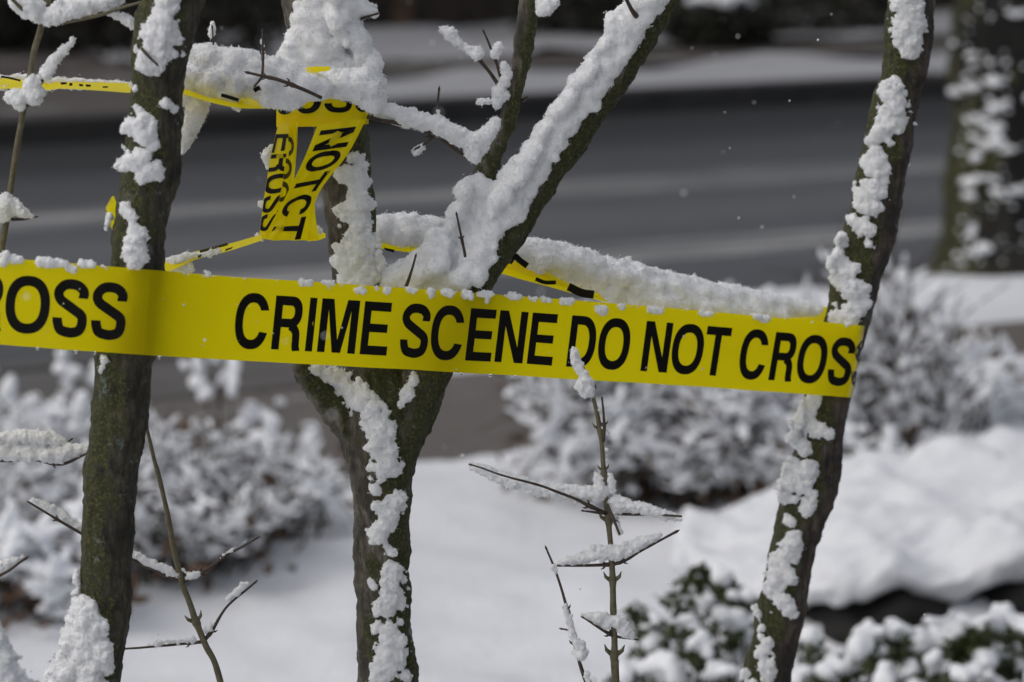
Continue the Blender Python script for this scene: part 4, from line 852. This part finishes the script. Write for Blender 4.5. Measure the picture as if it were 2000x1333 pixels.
def leaves(C, L, mcurl=.35):
    """curled leaf blades"""
    n = len(C); R = rotmats(n); g = []
    for a in np.linspace(-1, 1, 5):
        wv = (1-a*a)**.6*.42+.02
        for b in (-1, 0, 1): g.append((a, b*wv, mcurl*(a*a)+.25*abs(b)*wv))
    f = [[i*3+j, i*3+j+1, i*3+j+4, i*3+j+3] for i in range(4) for j in range(2)]
    return stamp((np.array(g), np.array(f)), C, np.repeat(np.asarray(L)[:, None], 3, 1), R)
def shrub(label, x, y, wd, dp, h, nst, seed, rpuff=(.008, .018), up=.5, nleaf=60, z0=.03, fill=1.0, tips=.6, group='snow laden shrubs between lawn and road', side=5, lmat=None):
    r = np.random.default_rng(seed); root = thing('shrub', label, 'shrub', (x, y, z0), group); bag = Bag(); PC, PR, PD = [], [], []
    for k in range(nst):
        a = r.uniform(0, 2*math.pi); q = math.sqrt(r.uniform(0, 1)); b = np.array([x+q*math.cos(a)*wd*.28, y+q*math.sin(a)*dp*.28, z0-.03])
        tipv = np.array([x+q*math.cos(a)*wd*.5+r.normal(0, wd*.10), y+q*math.sin(a)*dp*.5, z0+h*(1-.45*q*q)*r.uniform(.55, 1.05)])
        m1 = b+(tipv-b)*.5+np.array([0, 0, h*.18*(1-up)]); path = catmull(np.array([np.append(b, .0045), np.append(m1, .0032), np.append(tipv, .0016)]), h/10); bag.add(*tube(path, 5, False)); n = len(path)
        for _ in range(side):
            i = int(r.integers(n//3, n)); o = path[i, :3]; dirn = r.normal(size=3)*[1, 1, .5]+np.array([0, 0, up]); dirn /= np.linalg.norm(dirn); L = r.uniform(.05, .16)*h/.5
            e = o+dirn*L; mm = (o+e)/2+np.array([0, 0, .01]); pp = catmull(np.array([np.append(o, .0030), np.append(mm, .0024), np.append(e+(e-o)*.25, .0013)]), .03); bag.add(*tube(pp, 4, False))
            if side > 4 and r.uniform() < .25: continue
            for s in np.arange(r.uniform(0, .4), 1.0, .30/fill):
                if r.uniform() < .85: PC.append(o+(e-o)*s+np.array([0, 0, .008])); PR.append(r.uniform(*rpuff)); PD.append(dirn+r.normal(size=3)*.2)
        for i in range(n//2 if side > 4 else n-2, n):
            if r.uniform() < tips*(fill if side > 4 else 1.3): PC.append(path[i, :3]+np.array([0, 0, .006])); PR.append(r.uniform(*rpuff)*1.15); PD.append(path[i, :3]-path[i-1, :3]+r.normal(size=3)*.02)
    V, Q = bag.get(); part('stems', V, Q, TWIG_FAR, root)
    X, T = puffs(np.array(PC), np.array(PR), np.array(PD), seed, .7, 2.9 if side > 4 else 1.25); part('snow', X, [T], SNOW_FAR, root)
    if nleaf:
        C = np.array([x, y, z0])+np.stack([r.normal(0, wd*.24, nleaf), r.normal(0, dp*.24, nleaf), np.abs(r.normal(0, h*.30, nleaf))+.01], 1); X, Qv = leaves(C, r.uniform(.018, .034, nleaf)); part('leaves', X, [Qv], lmat or LEAF_BROWN, root)
    return root
def gp(px, py): q = G(px, py); return q[0], q[1]
shrub('wide low snow covered shrub at the left edge behind the left trunk', *gp(40, 1110), .62, .5, .31, 60, 101, (.0046, .0105), .45, 90, fill=.8, side=17)
shrub('dense snowy shrub with brown leaves seen right of the left trunk', *gp(330, 1130), .60, .5, .30, 60, 102, (0.0034, 0.0085), .45, 150, fill=.8, side=17)
shrub('low snowy shrub next to the middle trunk with short stiff twigs', *gp(530, 1060), .42, .4, .20, 30, 103, (0.0034, 0.0075), .4, 50, fill=.8, side=17)
shrub('snowy shrub at the lower left whose dark hollow shows dead leaves', *gp(60, 1215), .42, .3, .21, 26, 104, (0.0074, 0.0156), .3, 120, fill=.7, side=12)
shrub('tall thin shrub with round snow balls at its tips above the left snow mass', *gp(110, 990), .46, .3, .40, 13, 105, (.012, .021), .9, 10, fill=.5, side=3)
shrub('sparse shrub tipped with snow balls against the wet path left of the middle tree', *gp(430, 980), .52, .3, .34, 14, 106, (.011, .020), .9, 40, fill=.5, side=3)
shrub('broad snow buried shrub under the tape between the upright sapling and right tree', *gp(1265, 990), .62, .5, .46, 80, 107, (0.0050, 0.0130), .35, 200, fill=.8, side=17)
shrub('low snow weighed shrub hugging the left flank of the leaning tree', *gp(1470, 1000), .42, .4, .38, 44, 108, (.0055, .0120), .4, 100, fill=.8, side=15)
shrub('upright shrub with many pale stems right of the leaning tree', *gp(1720, 970), .40, .3, .60, 70, 109, (.0045, .0095), 1.3, 70, fill=.8)
shrub('spreading thin snowy shrub between the pale stemmed shrub and the right edge', *gp(1830, 860), .46, .3, .30, 30, 110, (.0070, .0135), .7, 24, fill=.7)
shrub('snow topped shrub tips poking up behind the snow banked tape', *gp(1440, 800), .5, .3, .31, 14, 111, (.012, .021), .7, 10, fill=.6)
shrub('shrub with two round snow balls beside the base of the big old tree', *gp(1760, 700), .30, .2, .26, 8, 112, (.015, .023), 1.0, 0, fill=.45, side=2)
shrub('small twiggy shrub bent under snow at the right edge by the path', *gp(1990, 830), .34, .3, .15, 12, 113, (.010, .018), .4, 20, fill=.7)

shrub('few thin snowy stems growing over the snow bank beside the leaning tree', *gp(1700, 1045), .5, .2, .13, 12, 114, (.006, .011), .6, 14, z0=.13, fill=.6, side=4)
# evergreen shrubs in the lower right
def evergreen(label, blobs, d0, seed, extra=(), dark=()):
    r = np.random.default_rng(seed); c0 = P(blobs[0][0], 1500, d0); root = thing('evergreen_shrub', label, 'shrub', (c0[0], c0[1], -.25), 'evergreen shrubs in the bed below the rock')
    PC, PR, LC = [], [], []; bag = Bag()
    for px, py, rad in blobs:
        d = d0+r.uniform(-.12, .12)-(py-1230)*.0012; c = P(px, py, d); R = M(rad, d)
        for k in range(7):
            PC.append(c+r.normal(size=3)*R*[.46, .40, .34]*(k > 0)); PR.append(R*(.74 if k == 0 else r.uniform(.28, .62)))
        b = np.array([c[0]+r.normal(0, .03), c[1]+r.normal(0, .03), -.28]); bag.add(*tube(catmull(np.array([np.append(b, .006), np.append((b+c)/2+r.normal(size=3)*.02, .004), np.append(c, .002)]), .05), 5, False))
        for k in range(60):
            LC.append(c+np.array([r.normal(0, R*.85), r.normal(0, R*.7), -abs(r.normal(0, R*.8))-R*.42]))
    for px, py, rad in extra:
        d = d0-.05; c = P(px, py, d); R = M(rad, d)
        for k in range(70): LC.append(c+r.normal(size=3)*R*.55)
    V, Q = bag.get(); part('stems', V, Q, TWIG_FAR, root)
    X, T = puffs(np.array(PC), np.array(PR)*1.12, None, seed, .9); X, Q = remesh(X, [T], .005); X = lap(X, Q, 3); X = X+vnormals(X, Q)*(.008*fbm(X, .035, seed, 3))[:, None]; part('snow', X, Q, SNOW_FAR, root)
    LC = np.array(LC); X, Qv = leaves(LC, r.uniform(.006, .013, len(LC))); part('leaves', X, [Qv], LEAF_GREEN, root)
evergreen('green leaved shrub under snow puffs left of the leaning tree foot', [(1280, 1215, 28), (1375, 1158, 38), (1437, 1207, 34), (1305, 1307, 40), (1375, 1262, 34), (1400, 1310, 34), (1440, 1255, 34), (1225, 1312, 28), (1270, 1258, 22), (1450, 1165, 20), (1340, 1215, 28), (1345, 1350, 36), (1260, 1365, 36), (1430, 1360, 36), (1410, 1130, 20), (1250, 1420, 44), (1360, 1440, 44)], 4.85, 201,
          [(1243, 1205, 22), (1330, 1180, 34), (1292, 1252, 34), (1362, 1130, 22), (1285, 1280, 24), (1430, 1255, 14), (1366, 1290, 14)])
evergreen('green leaved shrub with rows of rounded snow puffs in the lower right corner', [(1579, 1248, 20), (1590, 1290, 20), (1612, 1312, 20), (1645, 1302, 30), (1690, 1240, 28), (1680, 1268, 26), (1755, 1236, 30), (1720, 1277, 28), (1790, 1262, 32), (1835, 1217, 27), (1825, 1254, 30), (1875, 1234, 31), (1922, 1215, 29), (1970, 1210, 32), (1998, 1226, 32), (1925, 1290, 28), (1950, 1275, 22), (1830, 1302, 26), (1770, 1312, 28), (1730, 1332, 30), (1565, 1332, 32), (1995, 1292, 26), (1880, 1320, 28), (1940, 1335, 26), (1660, 1350, 36), (1800, 1360, 40), (2050, 1220, 36), (2100, 1260, 40), (2030, 1330, 36), (2180, 1230, 40), (1700, 1420, 50), (1900, 1420, 50), (2080, 1400, 50)], 4.80, 202,
          [(1885, 1262, 26), (1905, 1248, 20), (1865, 1275, 20), (1720, 1300, 16), (1770, 1290, 16), (1940, 1318, 18)])

# dark rock ledge under a slab of snow
def sup(c, hs, e, n1=90, n2=50, amp=.0, sc=.1, seed=1, keep=None):
    a = np.linspace(-math.pi, math.pi, n1, endpoint=False); b = np.linspace(-math.pi/2, math.pi/2, n2); f = lambda w_, k: np.sign(w_)*np.abs(w_)**k
    A, B = np.meshgrid(a, b, indexing='ij'); V = np.stack([f(np.cos(B), e)*f(np.cos(A), e), f(np.cos(B), e)*f(np.sin(A), e), f(np.sin(B), e)], -1).reshape(-1, 3)
    nr = V/(np.linalg.norm(V, axis=1, keepdims=True)+1e-9); V = V*hs; rot = np.array([[RE[0], RN[0], 0], [RE[1], RN[1], 0], [0, 0, 1]]); V = V@rot.T+c; nr = nr@rot.T
    V = V+nr*(amp*fbm(V, sc, seed, 4))[:, None]
    i = np.arange(n1)[:, None]*n2; i2 = ((np.arange(n1)+1) % n1)[:, None]*n2; j = np.arange(n2-1)[None]
    return V, np.stack([i+j, i2+j, i2+j+1, i+j+1], -1).reshape(-1, 4)
q = G(1960, 1142, .15); rc = np.array([*(q[:2]+RE*.62+RN*.44), 0])
rk = thing('rock', 'long dark rock ledge under a thick snow slab at the right edge', 'rock', tuple(rc))
V, Q = sup(rc+[0, 0, -.06], [.95, .42, .195], .45, 160, 60, .06, .14, 5); V[:, 2] -= .05*np.clip((rc[0]-.55-V[:, 0])/.3, 0, 1); part('stone', V, [Q], ROCK, rk)
V, Q = sup(rc+np.append(RN*.03, .150), [1.02, .46, .058], .6, 320, 110, .036, .15, 8); V[:, 2] += .030*fbm(V*[1, 1, 0], .13, 31, 3)-.05*np.clip((rc[0]-.55-V[:, 0])/.3, 0, 1)+.07*np.clip((V[:, 0]-rc[0]+.45)/.6, 0, 1.4); part('snow', V, [Q], SNOW_GROUND, rk)

# big old tree on the verge
bx = P(1957, 515, 10.75); ot = thing('tree', 'big dark old tree on the far verge at the right edge, blotched with snow', 'tree', (bx[0], bx[1], 0))
pts = np.array([(bx[0]-.01, bx[1], -.1, .30), (bx[0], bx[1], .05, .235), (bx[0], bx[1], .25, .20), (bx[0], bx[1], .8, .188), (bx[0]-.03, bx[1], 1.8, .18), (bx[0]-.05, bx[1], 3.2, .165), (bx[0], bx[1], 5.0, .13), (bx[0]+.1, bx[1], 8, .05)])
A = catmull(pts, .03); V, Q, T = tube(A, 72); nrm = vnormals(V, [Q]); V = V+nrm*(.014*fbm(V, (.05, .05, .22), 60, 3)+.02*fbm(V, .25, 61, 2))[:, None]
part('trunk', V, [Q, T], BARK_FAR, ot); otb = BVHTree.FromPolygons([Vector(v) for v in V], [tuple(int(x) for x in f) for f in Q])
bag = Bag()
for k, (z, az, L) in enumerate(((3.4, .5, 2.2), (4.1, 2.4, 2.6), (4.9, 4.0, 2.0), (5.6, 5.4, 1.8), (6.4, 1.5, 1.6))):
    o = np.array([bx[0], bx[1], z]); dr = np.array([math.cos(az), math.sin(az), .55]); bag.add(*tube(catmull(np.array([np.append(o, .07), np.append(o+dr*L*.5, .045), np.append(o+dr*L+[0, 0, .4], .012)]), .15), 10))
V, Q = bag.get(); part('crown', V, Q, BARK_FAR, ot)
PC, PR, DD = [], [], []
r = np.random.default_rng(77); tries = 0
clus = [(1905, 70), (1925, 110), (1950, 120), (1915, 170), (1900, 185), (1945, 195), (1930, 240), (1925, 270), (1960, 215), (1945, 260), (1890, 240), (1890, 280), (1910, 310), (1945, 290), (1900, 370), (1930, 380), (1905, 360), (1960, 350), (1920, 345), (1890, 430), (1915, 450), (1935, 420), (1895, 490), (1925, 480), (1955, 480), (1880, 500), (1975, 120), (1985, 30), (1905, 20), (1940, 40), (1985, 400), (1990, 300), (1875, 180), (1990, 480), (2030, 200), (2030, 350), (2040, 80), (1950, -60), (1920, -120)]
for cx, cy in clus:
    for k in range(4):
        g_ = r.uniform(-30, 45)*(k % 2); px, py = cx-8+r.normal(0, 12)+g_*.5, cy+r.normal(0, 8)-g_; h = otb.ray_cast(Vector(CP), Vector(ray(px, py)))
        if h[0] is not None: PC.append(np.array(h[0])); PR.append(.004+.018*r.uniform()**2.6); DD.append(np.cross(np.array(h[1]), [0, 0, 1])+r.normal(size=3)*.2)
X, T = puffs(np.array(PC), np.array(PR), np.array(DD), 5, .8); part('snow', X, [T], SNOW_FAR, ot)

# ------------------------------------------------------------------ far side of the road
def board_fence():
    c, s0, s1 = 19.6, -14.0, 26.0; o = np.array([c*RN[0], c*RN[1], 0]); fx = thing('fence', 'dark brown board fence far behind across the road', 'fence', tuple(o)); bag = Bag(); bag2 = Bag()
    def boxv(s_a, s_b, c_a, c_b, z0, z1):
        v = np.array([[s*RE[0]+cc*RN[0], s*RE[1]+cc*RN[1], z] for z in (z0, z1) for s, cc in ((s_a, c_a), (s_b, c_a), (s_b, c_b), (s_a, c_b))])
        return v, np.array([[0, 3, 2, 1], [4, 5, 6, 7], [0, 1, 5, 4], [1, 2, 6, 5], [2, 3, 7, 6], [3, 0, 4, 7]])
    r = np.random.default_rng(4); s = s0
    while s < s1:
        wd = r.uniform(.12, .17); bag.add(*boxv(s, s+wd-.012, c+r.uniform(-.008, .008), c+.03, .02, 2.3+r.uniform(-.02, .02))); s += wd
    V, Q = bag.get(); part('boards', V, Q[:1], FENCE, fx, False)
    for k, s in enumerate(np.arange(s0+1, s1, 2.4)):
        part('post', *[(lambda a: (a[0], [a[1]]))(boxv(s, s+.12, c-.13, c-.012, .0, 2.4))][0], POST, fx, False)
FENCE = plain('fence_board', (.030, .022, .017), .8, .6, 5); POST = plain('fence_post', (.075, .048, .032), .8, .4, 6)
board_fence()
GH = 'dark shrubs along the far fence'
def far_shrub(label, px, py, wd, h, seed, snow=12):
    r = np.random.default_rng(seed); x, y = gp(px, py); root = thing('hedge_shrub', label, 'shrub', (x, y, 0), GH)
    n = 900; u = r.normal(size=(n, 3)); u /= np.linalg.norm(u, axis=1, keepdims=True); u *= r.uniform(.4, 1, (n, 1))**.5; C = np.array([x, y, h*.45])+u*[wd/2, wd/2.6, h*.55]; C[:, 2] = np.maximum(C[:, 2], .02)
    X, Q = leaves(C, r.uniform(.03, .06, n)); part('leaves', X, [Q], LEAF_DARK, root)
    A = Bag()
    for k in range(8): A.add(*tube(catmull(np.array([(x+r.normal(0, .05), y, -.02, .012), (*C[r.integers(n)], .004)]), .1), 5, False))
    V, Q = A.get(); part('stems', V, Q, TWIG_FAR, root)
    if snow:
        k = np.argsort(-C[:, 2]+r.uniform(0, h*.5, n))[:snow]; X, T = puffs(C[k]+[0, 0, .02], r.uniform(.04, .08, snow), None, seed, .6); part('snow', X, [T], SNOW_FAR, root)
LEAF_DARK = plain('dark_leaf', (.020, .020, .013), .7, .6, 9)
far_shrub('dark evergreen bush across the road at the upper left with snow on its right', 420, 125, 1.0, .75, 301, 20)
far_shrub('dark bush beyond the driveway behind the upper left sapling', 170, 100, 1.5, .8, 302, 6)
far_shrub('dark bush far left across the road', 20, 95, 1.2, .7, 303, 8)
far_shrub('low bush at the foot of the far fence above the right limb', 1130, 72, 1.1, .5, 304, 5)
far_shrub('snow dabbed low bush at the fence right of the limb top', 1400, 95, .8, .35, 305, 22)
far_shrub('low dark bush by the fence left of the right tree', 1600, 66, 1.4, .45, 306, 8)

# ------------------------------------------------------------------ falling snow
n = 230; d = rng.uniform(1.6, 9, n); px = rng.uniform(-200, 2200, n); py = rng.uniform(-100, 1300, n)
C = np.array([P(a, b, c) for a, b, c in zip(px, py, d)]); C = C[C[:, 2] > .1]; X, T = stamp(ICO1, C, rng.uniform(.0005, .0013, (len(C), 3)), rotmats(len(C)))
tag(new_mesh('falling_snow', X, [T], SNOW_FAR), 'scattered tiny flakes of falling snow in the air', 'snowflakes', None, 'stuff')
